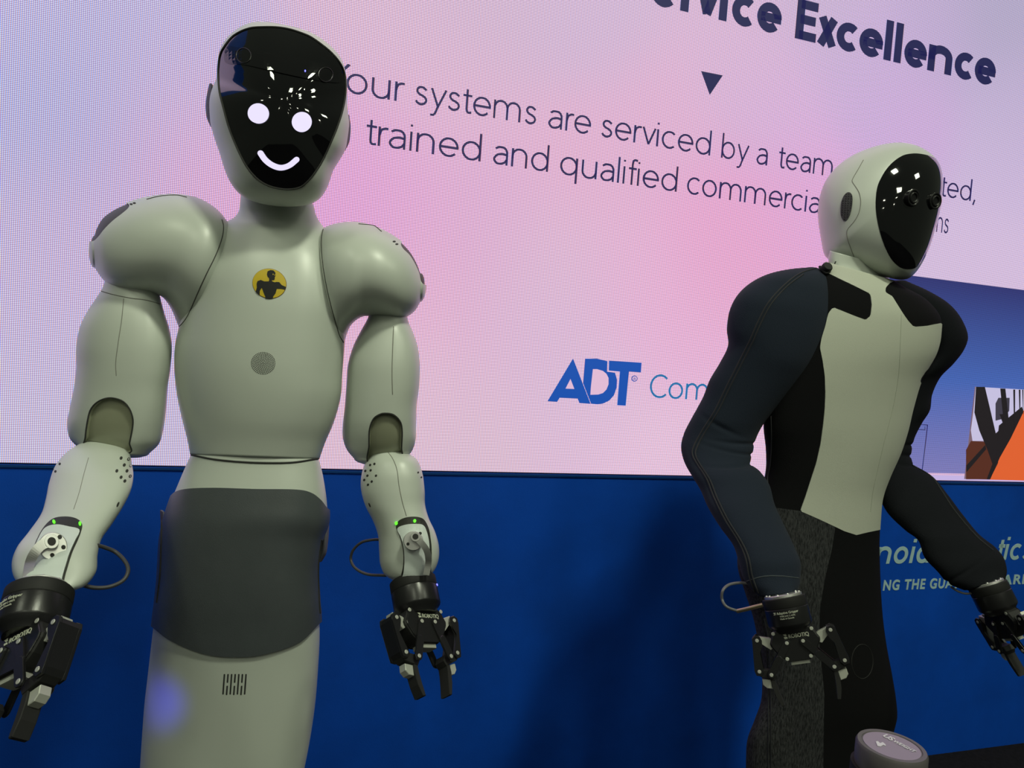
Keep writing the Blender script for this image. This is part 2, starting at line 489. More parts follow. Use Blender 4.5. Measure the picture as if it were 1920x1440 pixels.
# the blue block of the slide with its photograph
bs0, _ = wall(1600, 700); _, bh1 = wall(1712, 517); _, bh0 = wall(1850, 897); bs1 = 0.9
def bluef(s, h):
    t = (h-bh0)/(bh1-bh0); t = min(max(t, 0), 1)
    a, b_, c = np.array(lin(126, 122, 182)), np.array(lin(66, 98, 176)), np.array(lin(44, 48, 112))
    return tuple(a+(b_-a)*t*2) if t < .5 else tuple(b_+(c-b_)*(t-.5)*2)
_, bh00 = wall(1850, 902)
blk = colgrid('slide_block', bs0, bs1, hE+0.03, bh1, 24, 24, bluef, led, screen, -0.0015, 0.002)
blk['label'] = 'blue block of the slide'
def flat(name, pxs, mat, parent, off, thick=0.0012, label=None, coords=None):
    c = coords if coords is not None else [wall(x, y) for x, y in pxs]
    n = len(c)
    vs, _, fs, _, _, _ = delaunay_2d_cdt([Vector(p) for p in c], [(i, (i+1) % n) for i in range(n)], [list(range(n))], 1, 1e-6)
    m = len(vs); V = [WP(v[0], v[1], off) for v in vs]+[WP(v[0], v[1], off-thick) for v in vs]
    F = [tuple(f) for f in fs]+[tuple(i+m for i in f[::-1]) for f in fs]
    for i in range(n): F.append((i, (i+1) % n, m+(i+1) % n, m+i))
    return obj(name, V, F, mat, parent, smooth=False, label=label)
navy = emis('slide_navy', lin(16, 15, 76), SE)
navy2 = emis('slide_navy_thin', lin(32, 25, 80), SE)
edgew = emis('slide_strip', lin(196, 178, 226), SE)
V, F = boxv(WP(wall(1690, 890)[0], hE+0.006, -0.004), (AL, WN, UPV), (2.4, 0.003, 0.016))
obj('slide_strip', V, F, edgew, screen, smooth=False, label='pale strip along the bottom of the blue block')
# the photograph of a corridor on the slide (flat print made of flat pieces)
ph = flat('slide_photograph', [(1828, 725), (2010, 738), (2000, 903), (1808, 898)], emis('photo_base', lin(120, 96, 110), SE), blk, 0.0008, label='photograph of an orange corridor with dark beams')
pk = emis('photo_dark', lin(26, 20, 26), SE); pl = emis('photo_pale', lin(196, 190, 222), SE); pbn = emis('photo_brown', lin(84, 40, 28), SE)
def zp(L): return [(1820+x/6.55, 700+y/6.55) for x, y in L]
flat('photo_floor', zp([(655,440),(600,560),(470,830),(355,1030),(230,1305),(1200,1330),(1200,440)]), emis('photo_orange', lin(222, 96, 46), SE), blk, 0.0014)
flat('photo_window', zp([(60, 165), (655, 200), (655, 440), (560, 600), (430, 660), (290, 740), (150, 830), (20, 830), (0, 700), (30, 470)]), pl, blk, 0.0016)
flat('photo_floor_shade', zp([(-60, 1300), (-60, 940), (0, 830), (150, 840), (340, 900), (330, 1100), (230, 1300)]), pbn, blk, 0.0022)
flat('photo_beam', zp([(60, 165), (165, 165), (235, 460), (300, 740), (400, 640), (345, 500), (440, 500), (470, 800), (350, 1030), (270, 1140), (200, 940), (100, 700), (40, 480)]), pk, blk, 0.003)
flat('photo_post', zp([(355, 185), (415, 187), (460, 600), (400, 640)]), pk, blk, 0.0036)
for a, b_, c, d in ((515, 535, 198, 690), (583, 600, 200, 560), (625, 636, 200, 500)):
    flat('photo_post', zp([(a, c), (b_, c), (b_-2, d), (a+10, d)]), pk, blk, 0.0036)
flat('photo_rail', zp([(340, 640), (620, 410), (640, 470), (480, 800), (350, 1030), (230, 1300), (190, 1300), (300, 1000)]), pk, blk, 0.0032)
flat('photo_plant', zp([(335, 300), (470, 300), (465, 460), (380, 560), (300, 580), (300, 370)]), emis('photo_grey', lin(60, 56, 70), SE), blk, 0.0028)
flat('photo_rail', zp([(-60, 1130), (170, 880), (180, 930), (-60, 1210)]), pk, blk, 0.0034)
# thin frame line
def wline(name, pts, wd, mat, parent, off):
    for (a, b_) in zip(pts[:-1], pts[1:]):
        A, B = np.array(wall(*a)), np.array(wall(*b_)); t = (B-A)/np.linalg.norm(B-A); n = np.array([-t[1], t[0]])*wd/2
        A = A-t*wd/2; B = B+t*wd/2
        flat(name, None, mat, parent, off, coords=[tuple(A+n), tuple(A-n), tuple(B-n), tuple(B+n)])
wline('slide_line', [(1700, 793), (1739, 797), (1728, 890)], 0.0022, navy2, blk, 0.001)
wline('slide_line', [(1719, 799), (1719, 805), (1734, 806), (1734, 800)], 0.0016, navy2, blk, 0.001)

def text_on(name, body, mat, parent, off, x0, x1, base, hgt, bold=0.0, spacing=1.0, shear=0.0, thick=0.0015, label=None, plane=WP, wallf=wall):
    """x0,x1: (px,py) picture places of its left and right ends; base: place of the baseline; hgt: height of a capital (m)"""
    cu = bpy.data.curves.new(name, 'FONT'); cu.body = body; cu.size = 1.0; cu.offset = bold; cu.space_character = spacing
    cu.resolution_u = 6; cu.shear = shear; cu.fill_mode = 'FRONT' if False else 'BOTH'
    cu.extrude = 0.01
    t = bpy.data.objects.new(name, cu); COL.objects.link(t)
    dg = bpy.context.evaluated_depsgraph_get(); me = bpy.data.meshes.new_from_object(t.evaluated_get(dg))
    v = np.zeros(len(me.vertices)*3); me.vertices.foreach_get('co', v); v = v.reshape(-1, 3)
    F = [tuple(p.vertices) for p in me.polygons]
    bpy.data.objects.remove(t); bpy.data.curves.remove(cu); bpy.data.meshes.remove(me)
    s0, s1 = x0, x1
    mn, mx = v[:, 0].min(), v[:, 0].max()
    s = s0+(v[:, 0]-mn)/(mx-mn)*(s1-s0)
    h = base+v[:, 1]*hgt/0.729
    k = (v[:, 2] > 0)
    V = np.array([plane(a, b_, off+(0 if c else -thick)) for a, b_, c in zip(s, h, k)])
    return obj(name, V, F, mat, parent, smooth=False, label=label)
# ---- a plain geometric sans drawn in strokes (w = stroke width, x-height 0.5, ascender 0.74)
def arc(cx, cy, rx, ry, a0, a1, n=18):
    return [(cx+rx*math.cos(math.radians(a0+(a1-a0)*i/n)), cy+ry*math.sin(math.radians(a0+(a1-a0)*i/n))) for i in range(n+1)]
def glyph(ch, w):
    h = w/2; X = 0.5; A = 0.745; ry = 0.25-h; rx = 0.255-h; L = h; cx = h+rx
    ov = 0.012
    if ch == 'o': return [arc(cx, .25, rx, ry+ov, 0, 360, 36)], 2*cx+.10
    if ch == 'c': return [arc(cx, .25, rx, ry+ov, 48, 312, 26)], 2*cx+.02
    if ch == 'C': return [arc(.35, .36, .35-h, .36-h+ov, 45, 315, 30)], .66
    if ch == 'e': return [arc(cx, .25, rx, ry+ov, 0, 318, 30), [(h, .25), (cx+rx+h*.9, .25)]], 2*cx+.08
    if ch == 'b': return [[(L, 0), (L, A)], arc(cx, .25, rx, ry+ov, 0, 360, 36)], 2*cx+.10
    if ch == 'd': return [[(2*cx-h, 0), (2*cx-h, A)], arc(cx, .25, rx, ry+ov, 0, 360, 36)], 2*cx+.12
    if ch == 'q': return [[(2*cx-h, -.22), (2*cx-h, X)], arc(cx, .25, rx, ry+ov, 0, 360, 36)], 2*cx+.12
    if ch == 'a':
        return [crom([(.05+h*.3, .42), (.12, .478-h*.5), (.21, .505-h), (.31, .48-h*.7), (.37, .40-h*.4), (.385, .30), (.385, .15), (.385, 0)], 30, False).tolist(),
                crom([(.385, .285-h*.2), (.25, .30-h*.2), (.11, .255), (h, .14), (.09, .02+h*.7), (.19, -.008+h), (.31, .05+h*.3), (.385, .15)], 30, False).tolist()], .385+h+.10
    if ch in 'nmhr':
        r = .20 if ch != 'm' else .185
        s = [[(L, 0), (L, X)]]
        if ch == 'r': return [[(L, 0), (L, X)], crom([(L, .27), (L+.04, .41), (L+.12, .492-h), (L+.21, .498-h)], 14, False).tolist()], L+.235
        def arch(x0): return [(x0, .22)]+arc(x0+r, .30, r, .21-h+ov, 180, 0, 18)+[(x0+2*r, 0)]
        s.append(arch(L)); x = L+2*r
        if ch == 'm': s.append(arch(x)); x += 2*r
        return s, x+h+.11
    if ch == 'u':
        r = .20; return [[(L+2*r, X), (L+2*r, 0)], [(L, X), (L, .22)]+arc(L+r, .20, r, .21-h+ov, 180, 360, 18)+[(L+2*r, .25)]], L+2*r+h+.11
    if ch in 'iI': return [[(L, 0), (L, X)], [(L, .655-h*.5), (L, .655+h*1.3)]], w+.11
    if ch == 'l': return [[(L, 0), (L, A)]], w+.11
    if ch == 't': return [[(.11, .64), (.11, .14)]+crom([(.11, .12), (.125, .05), (.17, h-.008), (.25, .012+h*.7)], 10, False).tolist(), [(0, X-h), (.25, X-h)]], .29
    if ch == 'f': return [[(.11, 0), (.11, .58)]+crom([(.11, .60), (.13, .70), (.18, .755-h), (.26, .745-h)], 10, False).tolist(), [(0, X-h), (.24, X-h)]], .28
    if ch == 's' or ch == 'S':
        k = 1 if ch == 's' else 1.45
        p = [(.34, .425), (.28, .475), (.19, .503), (.09, .475), (.05, .385), (.10, .305), (.20, .262), (.30, .215), (.35, .13), (.30, .035), (.19, -.003), (.09, .02), (.02, .085)]
        q = []
        for x, y in p:
            x = h+(x/.36)*(.36-w*.9); y = .25+(y-.25)*(.25-h)/.25
            q.append((x*k, y*k))
        return [crom(q, 40, False).tolist()], (.36+.08)*k
    if ch == 'v': return [[(h*.9, X), (.22, h*.6)], [(.44-h*.9, X), (.22, h*.6)]], .47
    if ch == 'y': return [[(h*.9, X), (.225, h*.6)], [(.45-h*.9, X), (.225-.02, 0), (.15, -.155)]+[(.10, -.20), (.02, -.205)]], .47
    if ch == 'x': return [[(h*1.1, X), (.42-h*1.1, 0)], [(.42-h*1.1, X), (h*1.1, 0)]], .45
    if ch == 'Y': return [[(h, .71), (.27, .33)], [(.54-h, .71), (.27, .33)], [(.27, .36), (.27, 0)]], .56
    if ch == 'E': return [[(h, 0), (h, .71)], [(h, h), (.42, h)], [(h, .365), (.39, .365)], [(h, .71-h), (.42, .71-h)]], .48
    if ch == ',': return [[(.07, .06), (.01, -.12)]], .14
    if ch == ' ': return [], .26
    return [], .3
def butt(pts, w):
    q = [np.array(p, float) for p in pts]
    q = [p for i, p in enumerate(q) if i == 0 or np.linalg.norm(p-q[i-1]) > 1e-6]
    n = len(q); closed = n > 8 and np.linalg.norm(q[0]-q[-1]) < 1e-3
    Ls, Rs = [], []
    for i in range(n):
        if closed: a = q[(i-1) % (n-1)]; b_ = q[(i+1) % (n-1)] if i < n-1 else q[1]
        else: a = q[max(i-1, 0)]; b_ = q[min(i+1, n-1)]
        t = b_-a; t /= np.linalg.norm(t); nn = np.array([-t[1], t[0]])*w/2
        Ls.append(q[i]+nn); Rs.append(q[i]-nn)
    return Ls, Rs
def stroke_text(name, body, mat, parent, off, s0, s1, base, unit, w, thick=0.0008, label=None, shear=0.0, track=0.0):
    x = 0; ribs = []
    for ch in body:
        g, adv = glyph(ch, w)
        for st in g:
            A_, B_ = butt([(p[0]+x, p[1]) for p in st], w); ribs.append((A_, B_))
        x += adv+track
    allp = np.array([p for a, b_ in ribs for p in a+b_]); mn, mx = allp[:, 0].min(), allp[:, 0].max()
    def M(p, o):
        xx = s0+(p[0]-mn)/(mx-mn)*(s1-s0)+shear*p[1]*unit
        return WP(xx, base+p[1]*unit, o)
    V, F = [], []
    for a, b_ in ribs:
        k = len(V)//1; n = len(a)
        for i in range(n): V += [M(a[i], off), M(b_[i], off), M(a[i], off-thick), M(b_[i], off-thick)]
        for i in range(n-1):
            c = k+4*i; d = c+4
            F += [(c, c+1, d+1, d), (c+2, d+2, d+3, c+3), (c, d, d+2, c+2), (c+1, c+3, d+3, d+1)]
    return obj(name, V, F, mat, parent, smooth=False, label=label)
OFF = -0.0025
capL = wall(1333, 293)[1]; capL = (wall(1333.5, 246.6)[1]-wall(1328, 292.7)[1])
h1 = np.mean([wall(*q)[1] for q in ((669, 168), (790, 192), (997, 233), (1328, 293), (1559, 333), (1820, 381))])
h2 = np.mean([wall(*q)[1] for q in ((697, 264), (901, 299), (1269, 361), (1510, 398), (1769, 441))])
def word(body, xl, xr, h, bold, mat, cap, yl, yr, **k):
    stroke_text('slide_word', body, mat, screen, OFF, wall(xl, yl)[0], wall(xr, yr)[0], h, cap/0.745, bold, **k)
TH = 0.058
for b_, xl, xr, yl, yr in (('our', 650, 759, 150, 165), ('systems', 779, 1006, 180, 220), ('are', 1029, 1108.6, 225, 240), ('serviced', 1129, 1333.6, 240, 275),
                           ('by', 1353.7, 1404.6, 285, 295), ('a', 1419.5, 1440, 300, 300), ('team', 1460.7, 1561.5, 305, 325), ('ted,', 1765, 1830, 360, 375)):
    word(b_, xl, xr, h1, TH, navy2, capL, yl, yr)
word('Y', 600, 657, h1, TH, navy2, capL, 130, 135)
for b_, xl, xr, yl, yr in (('trained', 687.5, 903, 240, 280), ('and', 926, 1029.5, 285, 300), ('qualified', 1051, 1271, 310, 340), ('commercial', 1289.5, 1546, 345, 385), ('ns', 1757, 1778.7, 430, 435)):
    word(b_, xl, xr, h2, TH, navy2, capL, yl, yr)
hh = np.mean([wall(*q)[1] for q in ((1494, 69), (1852, 164), (1358.5, 34))])
capH = (wall(1680, 42)[1]-wall(1671, 116)[1])
word('Excellence', 1494, 1868, hh, 0.158, navy, capH, 40, 140, track=-0.045)
word('Service', 1165, 1467, hh, 0.158, navy, capH, -30, 35, track=-0.015)
flat('slide_arrow', [(1316, 133), (1356, 141), (1332, 177)], navy, screen, OFF, label='navy triangle pointing down')
adt = emis('slide_logo_blue', lin(14, 78, 172), SE)
def zq(L): return [(980+x/4.571, 620+y/4.571) for x, y in L]
def holed(outer, hole):
    return outer+[outer[0]]+hole[::-1]+[hole[0]]
logo = flat('slide_logo', zq([(435, 240), (585, 628), (490, 620), (475, 582), (320, 575), (298, 610), (217, 605)]), adt, screen, OFF, label='blue three letter logo')
pinkh = emis('slide_logo_gap', lin(224, 186, 212), SE)
flat('logo_counter', zq([(412, 415), (445, 500), (370, 497)]), pinkh, logo, OFF+0.001)
dd = [(540, 240), (640, 240), (730, 262), (727, 352), (795, 362), (812, 420), (808, 490), (785, 555), (745, 600), (690, 626), (640, 632), (590, 626), (522, 450), (526, 400)]
flat('logo_letter', zq(dd), adt, logo, OFF)
flat('logo_counter', zq([(605, 330), (640, 330), (690, 345), (720, 370), (738, 405), (738, 460), (720, 505), (690, 535), (650, 548), (583, 550), (588, 480)]), pinkh, logo, OFF+0.001)
flat('logo_letter', zq([(745, 258), (1022, 275), (1016, 358), (915, 350), (886, 644), (815, 640), (838, 352), (742, 342)]), adt, logo, OFF)
flat('logo_mark', zq(circ(962, 411, 26, 26)), adt, logo, OFF)
flat('logo_counter', zq(circ(962, 411, 19, 19)), pinkh, logo, OFF+0.001)
text_on('logo_mark', 'R', adt, logo, OFF+0.002, wall(*zq([(953, 420)])[0])[0], wall(*zq([(973, 420)])[0])[0], wall(*zq([(962, 424)])[0])[1], 0.008)
hc = wall(1238, 746)[1]
word('Commercial', 1220, 1482, hc, 0.062, emis('slide_teal', lin(28, 112, 168), SE), (wall(1240, 703)[1]-wall(1238, 746)[1])*1.04, 720, 760)

# print on the blue wall
prt = pbr('wall_print', (0.42, 0.62, 0.66), 0.6)
wallb = bpy.data.objects['wall_back']
def wprint(body, xl, xr, by, cap, bold, sh):
    if body.islower(): stroke_text('wall_lettering', body, prt, wallb, 0.0015, wall(xl, by)[0], wall(xr, by)[0], wall((xl+xr)/2, by)[1], cap/0.745, 0.115, shear=0.16)
    else: text_on('wall_lettering', body, prt, wallb, 0.0015, wall(xl, by)[0], wall(xr, by)[0], wall((xl+xr)/2, by)[1], cap, bold, shear=sh, spacing=1.18)
cb = wall(1700, 1010)[1]-wall(1700, 1056)[1]
wprint('noid', 1640, 1740, 1056, cb, 0.02, 0.12)
wprint('tics', 1867, 1930, 1049, cb, 0.02, 0.12)
cs_ = wall(1700, 1086)[1]-wall(1700, 1105)[1]
wprint('NG THE GUA', 1655, 1785, 1104, cs_, 0.03, 0.06)
wprint('RDING M', 1790, 1890, 1100, cs_, 0.03, 0.06)
wprint('ARKET', 1878, 1962, 1094, cs_, 0.03, 0.06)
# ================================================================== ROBOTS
white = pbr('white_shell', (0.58, 0.62, 0.56), 0.40, spec=0.5, coat=0.5, bump=0.02, bscale=900)
white.node_tree.nodes['Principled BSDF'].inputs['Coat Roughness'].default_value = 0.35
white2 = pbr('white_wrist_cover', (0.66, 0.72, 0.70), 0.35, spec=0.5)
seam_m = pbr('seam_dark', (0.03, 0.03, 0.028), 0.8)
visor_m = pbr('black_visor', (0.004, 0.004, 0.005), 0.03, coat=1.0, spec=0.6)
olive = pbr('joint_cover', (0.30, 0.31, 0.22), 0.22, spec=0.5)
recess = pbr('recess_dark', (0.025, 0.026, 0.02), 0.5)
steel = pbr('brushed_steel', (0.72, 0.72, 0.70), 0.36, metal=0.85)
blackp = pbr('black_anodised', (0.012, 0.012, 0.013), 0.30, spec=0.5, bump=0.04, bscale=500)
blackm = pbr('black_matt', (0.016, 0.016, 0.016), 0.6, spec=0.3)
rubber = pbr('black_rubber', (0.010, 0.010, 0.010), 0.75)
silver = pbr('bare_aluminium', (0.55, 0.56, 0.50), 0.4, metal=0.35)
cablem = pbr('grey_cable', (0.05, 0.05, 0.055), 0.5)
cloth = pbr('charcoal_cover', (0.078, 0.088, 0.096), 0.36, spec=0.55, bump=0.12, bscale=700, mottle=0.15, sscale=8)
grille = pbr('speaker_grille', (0.05, 0.05, 0.055), 0.5, bump=0.8, bscale=700)
face_on = emis('display_white', (0.80, 0.74, 1.0), 1.05)
green = emis('green_led', (0.1, 1.0, 0.02), 2.0)
bluel = emis('blue_led', (0.12, 0.12, 1.0), 4.0)
lettr = pbr('white_print', (0.5, 0.52, 0.42), 0.5)

def front_field(V, d):
    _, z = project(V)
    return (d-z)*1e4
def cutpiece(V, F, poly, n=160, d=None, closed_smooth=True):
    q = crom(poly, n) if closed_smooth else np.array(poly, float)
    p2, z = project(V)
    f = sdpoly(p2, q)
    if d is not None: f = np.minimum(f, (d(p2) if callable(d) else d)-z if False else f*0+((d-z)*1e3))if False else np.minimum(f, (d-z)*1e3)
    return split(V, F, f)
def N_ray(C): return -(C-CAM)/np.linalg.norm(C-CAM)

# ---- local frame solids for grippers
def frame(o, x, y):
    x = np.array(x, float); x /= np.linalg.norm(x); y = np.array(y, float); y -= x*(x@y); y /= np.linalg.norm(y)
    return np.array(o, float), x, y, np.cross(x, y)
def prism(poly, z0, z1, bev=0.0012):
    poly = np.asarray(poly, float); n = len(poly); c = poly.mean(0)
    e = poly-c; L = np.linalg.norm(e, axis=1)[:, None]; ins = c+e*(1-bev/np.maximum(L, 1e-6))
    V = np.vstack([np.c_[ins, np.full(n, z0)], np.c_[poly, np.full(n, z0+bev)], np.c_[poly, np.full(n, z1-bev)], np.c_[ins, np.full(n, z1)]])
    F = [tuple(range(n))[::-1], tuple(range(3*n, 4*n))]
    for k in range(3):
        for i in range(n):
            j = (i+1) % n; F.append((k*n+i, k*n+j, (k+1)*n+j, (k+1)*n+i))
    return V, F
def stad(a, b, r, r2=None, k=7):
    a = np.array(a, float); b = np.array(b, float); r2 = r2 or r; t = (b-a)/np.linalg.norm(b-a); an = math.atan2(t[1], t[0]); o = []
    for i in range(k+1): q = an+math.pi/2+math.pi*i/k; o.append(a+r*np.array([math.cos(q), math.sin(q)]))
    for i in range(k+1): q = an-math.pi/2+math.pi*i/k; o.append(b+r2*np.array([math.cos(q), math.sin(q)]))
    return o
def lathe_y(prof, k=40):
    V = []; F = []
    for (r, y) in prof:
        for i in range(k): a = 2*math.pi*i/k; V.append((r*math.cos(a), y, r*math.sin(a)))
    n = len(prof)
    for j in range(n-1):
        for i in range(k): l = (i+1) % k; F.append((j*k+i, j*k+l, (j+1)*k+l, (j+1)*k+i))
    F.append(tuple(range(k))[::-1]); F.append(tuple((n-1)*k+i for i in range(k)))
    return np.array(V), F
def join(*parts):
    V, F, b = [], [], 0
    for v, f in parts:
        V.append(np.asarray(v)); F += [tuple(i+b for i in q) for q in f]; b += len(v)
    return np.vstack(V), F
def gripper(root, o, x, y, sc=1.0, opening=1.0, sides=(-1, 1), text=True, led_on=False, ctext=True, flip=1):
    """adaptive two finger gripper; local x across, y along, z = thickness (towards the viewer), millimetres"""
    O, Y, X, Z = frame(o, y, x)
    if Z@N_ray(O) < 0: Z = -Z
    T = lambda V: O+(np.asarray(V)[:, 0:1]*X+np.asarray(V)[:, 1:2]*Y+np.asarray(V)[:, 2:3]*Z)*(sc/1000)
    body = lathe_y([(33, 22), (40.5, 22), (41.5, 23), (41.5, 52), (40.5, 55), (35, 60), (30, 68), (1, 68)])
    V, F = body
    g = obj('gripper', T(V), F, blackp, root, label='black two finger gripper')
    def sub(name, V, F, mat, smooth=False, label=None):
        return obj(name, T(V), F, mat, g, smooth=smooth, label=label)
    V, F = lathe_y([(1, -3), (35, -3), (36, -2), (36, 3), (35, 4)]); sub('mounting_ring', V, F, steel, True)
    for k in range(10):
        a = 2*math.pi*k/10; V, F = lathe_y([(0.1, -5), (2.6, -5), (2.8, -4.6), (2.8, -2)], 10); V = V+np.array([31*math.cos(a), 0, 31*math.sin(a)])
        sub('bolt', V, F, steel, True)
    V, F = lathe_y([(1, 2), (40, 2), (41.5, 3.5), (41.5, 20.5), (40.8, 21.5), (1, 21.6)]); sub('collar', V, F, blackm, True)
    V, F = lathe_y([(1, 21.4), (40.4, 21.4), (40.4, 22.4), (1, 22.4)]); sub('collar_joint', V, F, rubber, True)
    palm = [(-30, 60), (30, 60), (38, 66), (47, 84), (46, 90), (36, 106), (24, 118), (20, 121), (-20, 121), (-24, 118), (-36, 106), (-46, 90), (-47, 84), (-38, 66)]
    V, F = prism(palm, -15, 15, 2.0); sub('palm', V, F, blackm)
    V, F = join(*[(v, f) for v, f in (prism([(p[0]*0.96, p[1]) for p in palm], 15, 17.5, 1.2), prism([(p[0]*0.96, p[1]) for p in palm], -17.5, -15, 1.2))]); sub('palm_plate', V, F, blackp)
    V, F = prism([(-18, 119), (18, 119), (18, 128), (-18, 128)], -11, 11, 1.5); sub('palm_pad', V, F, silver, label='bare aluminium palm block')
    def pin(x_, y_, z=18, r=3.6, mat=silver):
        a = np.linspace(0, 2*math.pi, 14, endpoint=False)
        V, F = prism([(x_+r*math.cos(q), y_+r*math.sin(q)) for q in a], z, z+1.4, 0.6); sub('screw', V, F, mat)
    for q in ((-36, 66), (36, 66), (-22, 115), (22, 115)): pin(*q)
    for sgn in sides:
        op = opening if not isinstance(opening, dict) else opening[sgn]
        a1 = np.array([44, 82]); k1 = np.array([44+26*math.cos(math.radians(-20)), 82-26*math.sin(math.radians(22))])
        k1 = np.array([69, 74]) if op > .8 else np.array([66, 80])
        th = {1.0: (79, 131, 58, 139)}.get(op, None)
        if th is None: th = (69+10*op, 133-2*op+3*(1-op), 58-34*(1-op)+0, 141+3*(1-op))
        lo = np.array(th[:2], float)
        if op < .8: lo = np.array([58.0, 138])
        il0 = np.array([15.0, 86]); il1 = np.array(th[2:], float)
        if op < .8: il1 = np.array([36.0, 146])
        m = lambda L: [(sgn*q[0], q[1]) for q in L]
        V, F = prism(m([(38, 80), (46, 74), (66, 68), (68, 78), (48, 96), (40, 92)]), -9, 9, 1); sub('knuckle', V, F, silver, label='bare aluminium knuckle')
        # outer link: two cheeks and a boxed back
        out = [k1+[-9, 2], k1+[-6, -7], k1+[2, -9.5], k1+[9, -5], k1+[10, 3], lo+[9, -2], lo+[7, 7], lo+[-2, 9], lo+[-8, 3], k1+[0, 24], k1+[-6, 14]]
        V, F = join(prism(m(out), 12, 17, 1), prism(m(out), -17, -12, 1), prism(m([k1+[3, -6], k1+[9.5, -3], k1+[10, 3], lo+[9, -2], lo+[6, 6], lo+[1, 2]]), -12.5, 12.5, 0.4))
        sub('outer_link', V, F, blackp)
        mid = (il0+il1)/2+(il1-il0)*0.02
        V, F = join(prism(m(stad(il0, il1, 6.5)), 17.6, 21, 1), prism(m(stad(il0, il1, 6.5)), -21, -17.6, 1), prism(m(stad(mid, il1, 7.2)), 20, 22.5, 1))
        sub('inner_link', V, F, blackp)
        pin(sgn*k1[0], k1[1], 17); pin(sgn*lo[0], lo[1], 17); pin(sgn*il0[0], il0[1], 21); pin(sgn*il1[0], il1[1], 22.2)
        fb = [lo+[5, -4], lo+[6, 6], lo+[-2, 12], il1+[-4, 12], il1+[-9, 4], il1+[-4, -6], (lo+il1)/2+[0, -5]]
        V, F = prism(m(fb), -12, 12, 1); sub('finger_base', V, F, blackm)
        s0 = il1+np.array([4, 10])
        V, F = prism(m([s0, s0+[16, -3], s0+[17, 8], s0+[11, 15], s0+[1, 17]]), -8, 8, 1); sub('fingertip_mount', V, F, silver, label='bare aluminium fingertip mount')
        p0 = il1+np.array([-3, 8])
        bar = [p0, p0+[7, 0], p0+[8, 14], p0+[5, 34], p0+[-1, 52], p0+[-7, 52], p0+[-4, 34], p0+[-1, 14]]
        V, F = prism(m(bar), -11, 11, 1.2); sub('finger_pad', V, F, rubber)
    if text:
        def cyl_text(body, x0, x1, yb, cap, bold=0):
            def pl_(a, b_, off):
                ang = a/41.5; r = 41.7+off*1000
                return T(np.array([[r*math.sin(ang), b_, r*math.cos(ang)]]))[0]
            def pl2(a, b_, off): return pl_(a*flip, 2*yb-b_, off)
            text_on('printed_text', body, lettr, g, 0.0004, x0, x1, yb, cap, bold, plane=pl2, thick=0.001)
        if ctext: cyl_text('2F Adaptive Gripper', -27, 22, 31, 4.6, 0.01)
        if ctext: cyl_text('TYPE S/N C-4475', -15, 14, 36.5, 3, 0)
        if ctext: cyl_text('Made in Canada', -15, 11, 41, 3, 0)
        def pp(a, b_, off): return T(np.array([[a*flip, 2*78-b_, 17.8+off*1000]]))[0]
        text_on('printed_text', 'ROBOTIQ', lettr, g, 0.0003, -9, 29, 78, 7.2, 0.02, plane=pp, thick=0.0006)
        V, F = join(prism([(-19*flip, 70), (-13*flip, 69), (-12*flip, 73), (-15*flip, 74)], 17.6, 18.1, .1), prism([(-18*flip, 75), (-12*flip, 75), (-11*flip, 78), (-17*flip, 78.5)], 17.6, 18.1, .1), prism([(-18*flip, 80), (-14*flip, 79.5), (-15*flip, 84), (-18*flip, 83)], 17.6, 18.1, .1))
        sub('printed_mark', V, F, lettr)
    if led_on:
        a = math.radians(led_on); V, F = lathe_y([(0.1, 21), (2.0, 21), (2.0, 24), (0.1, 24)], 8); V = V+np.array([41.0*math.sin(a), 0, 41.0*math.cos(a)]); sub('status_light', V, F, bluel, label='small blue status light')
    return g

def holes(pts, surfs, root, r=3.2, mat=None):
    for (x, y) in pts:
        patch('vent_hole', circ(x, y, r*0.8, r, 10, 0.5), surfs, mat or seam_m, root, lift=-0.0006, thick=0.0008, grid=9)

def base_for(root, loc, r=0.24):
    prof = [(0.01, 0.03), (r*0.9, 0.03), (r, 0.05), (r, 0.13), (r*0.94, 0.17), (r*0.5, 0.24), (0.12, 0.30), (0.10, 0.42)]
    V, F = lathe_y(prof, 48); V = np.c_[V[:, 0], V[:, 2], V[:, 1]]+np.array([loc[0], loc[1], 0])
    b = obj('wheel_base', V, F, white, root)
    for k in range(3):
        a = 2*math.pi*k/3+0.5; V, F = lathe_y([(0.01, -0.02), (0.045, -0.02), (0.05, -0.015), (0.05, 0.015), (0.045, 0.02), (0.01, 0.02)], 24)
        c, s = math.cos(a), math.sin(a); q = V.copy(); q = np.c_[V[:, 0]*c-V[:, 1]*s, V[:, 0]*s+V[:, 1]*c, V[:, 2]]
        obj('wheel', q+np.array([loc[0]+c*r*0.75, loc[1]+s*r*0.75, 0.05]), F, rubber, root)

# ------------------------------------------------------------------ the white robot
D1 = 1.2
fp = P(480, 1440, D1); R1 = thing('humanoid_robot', 'white humanoid robot with a smiling display face and bare arms, on the left', 'robot', (fp[0], fp[1], 0))
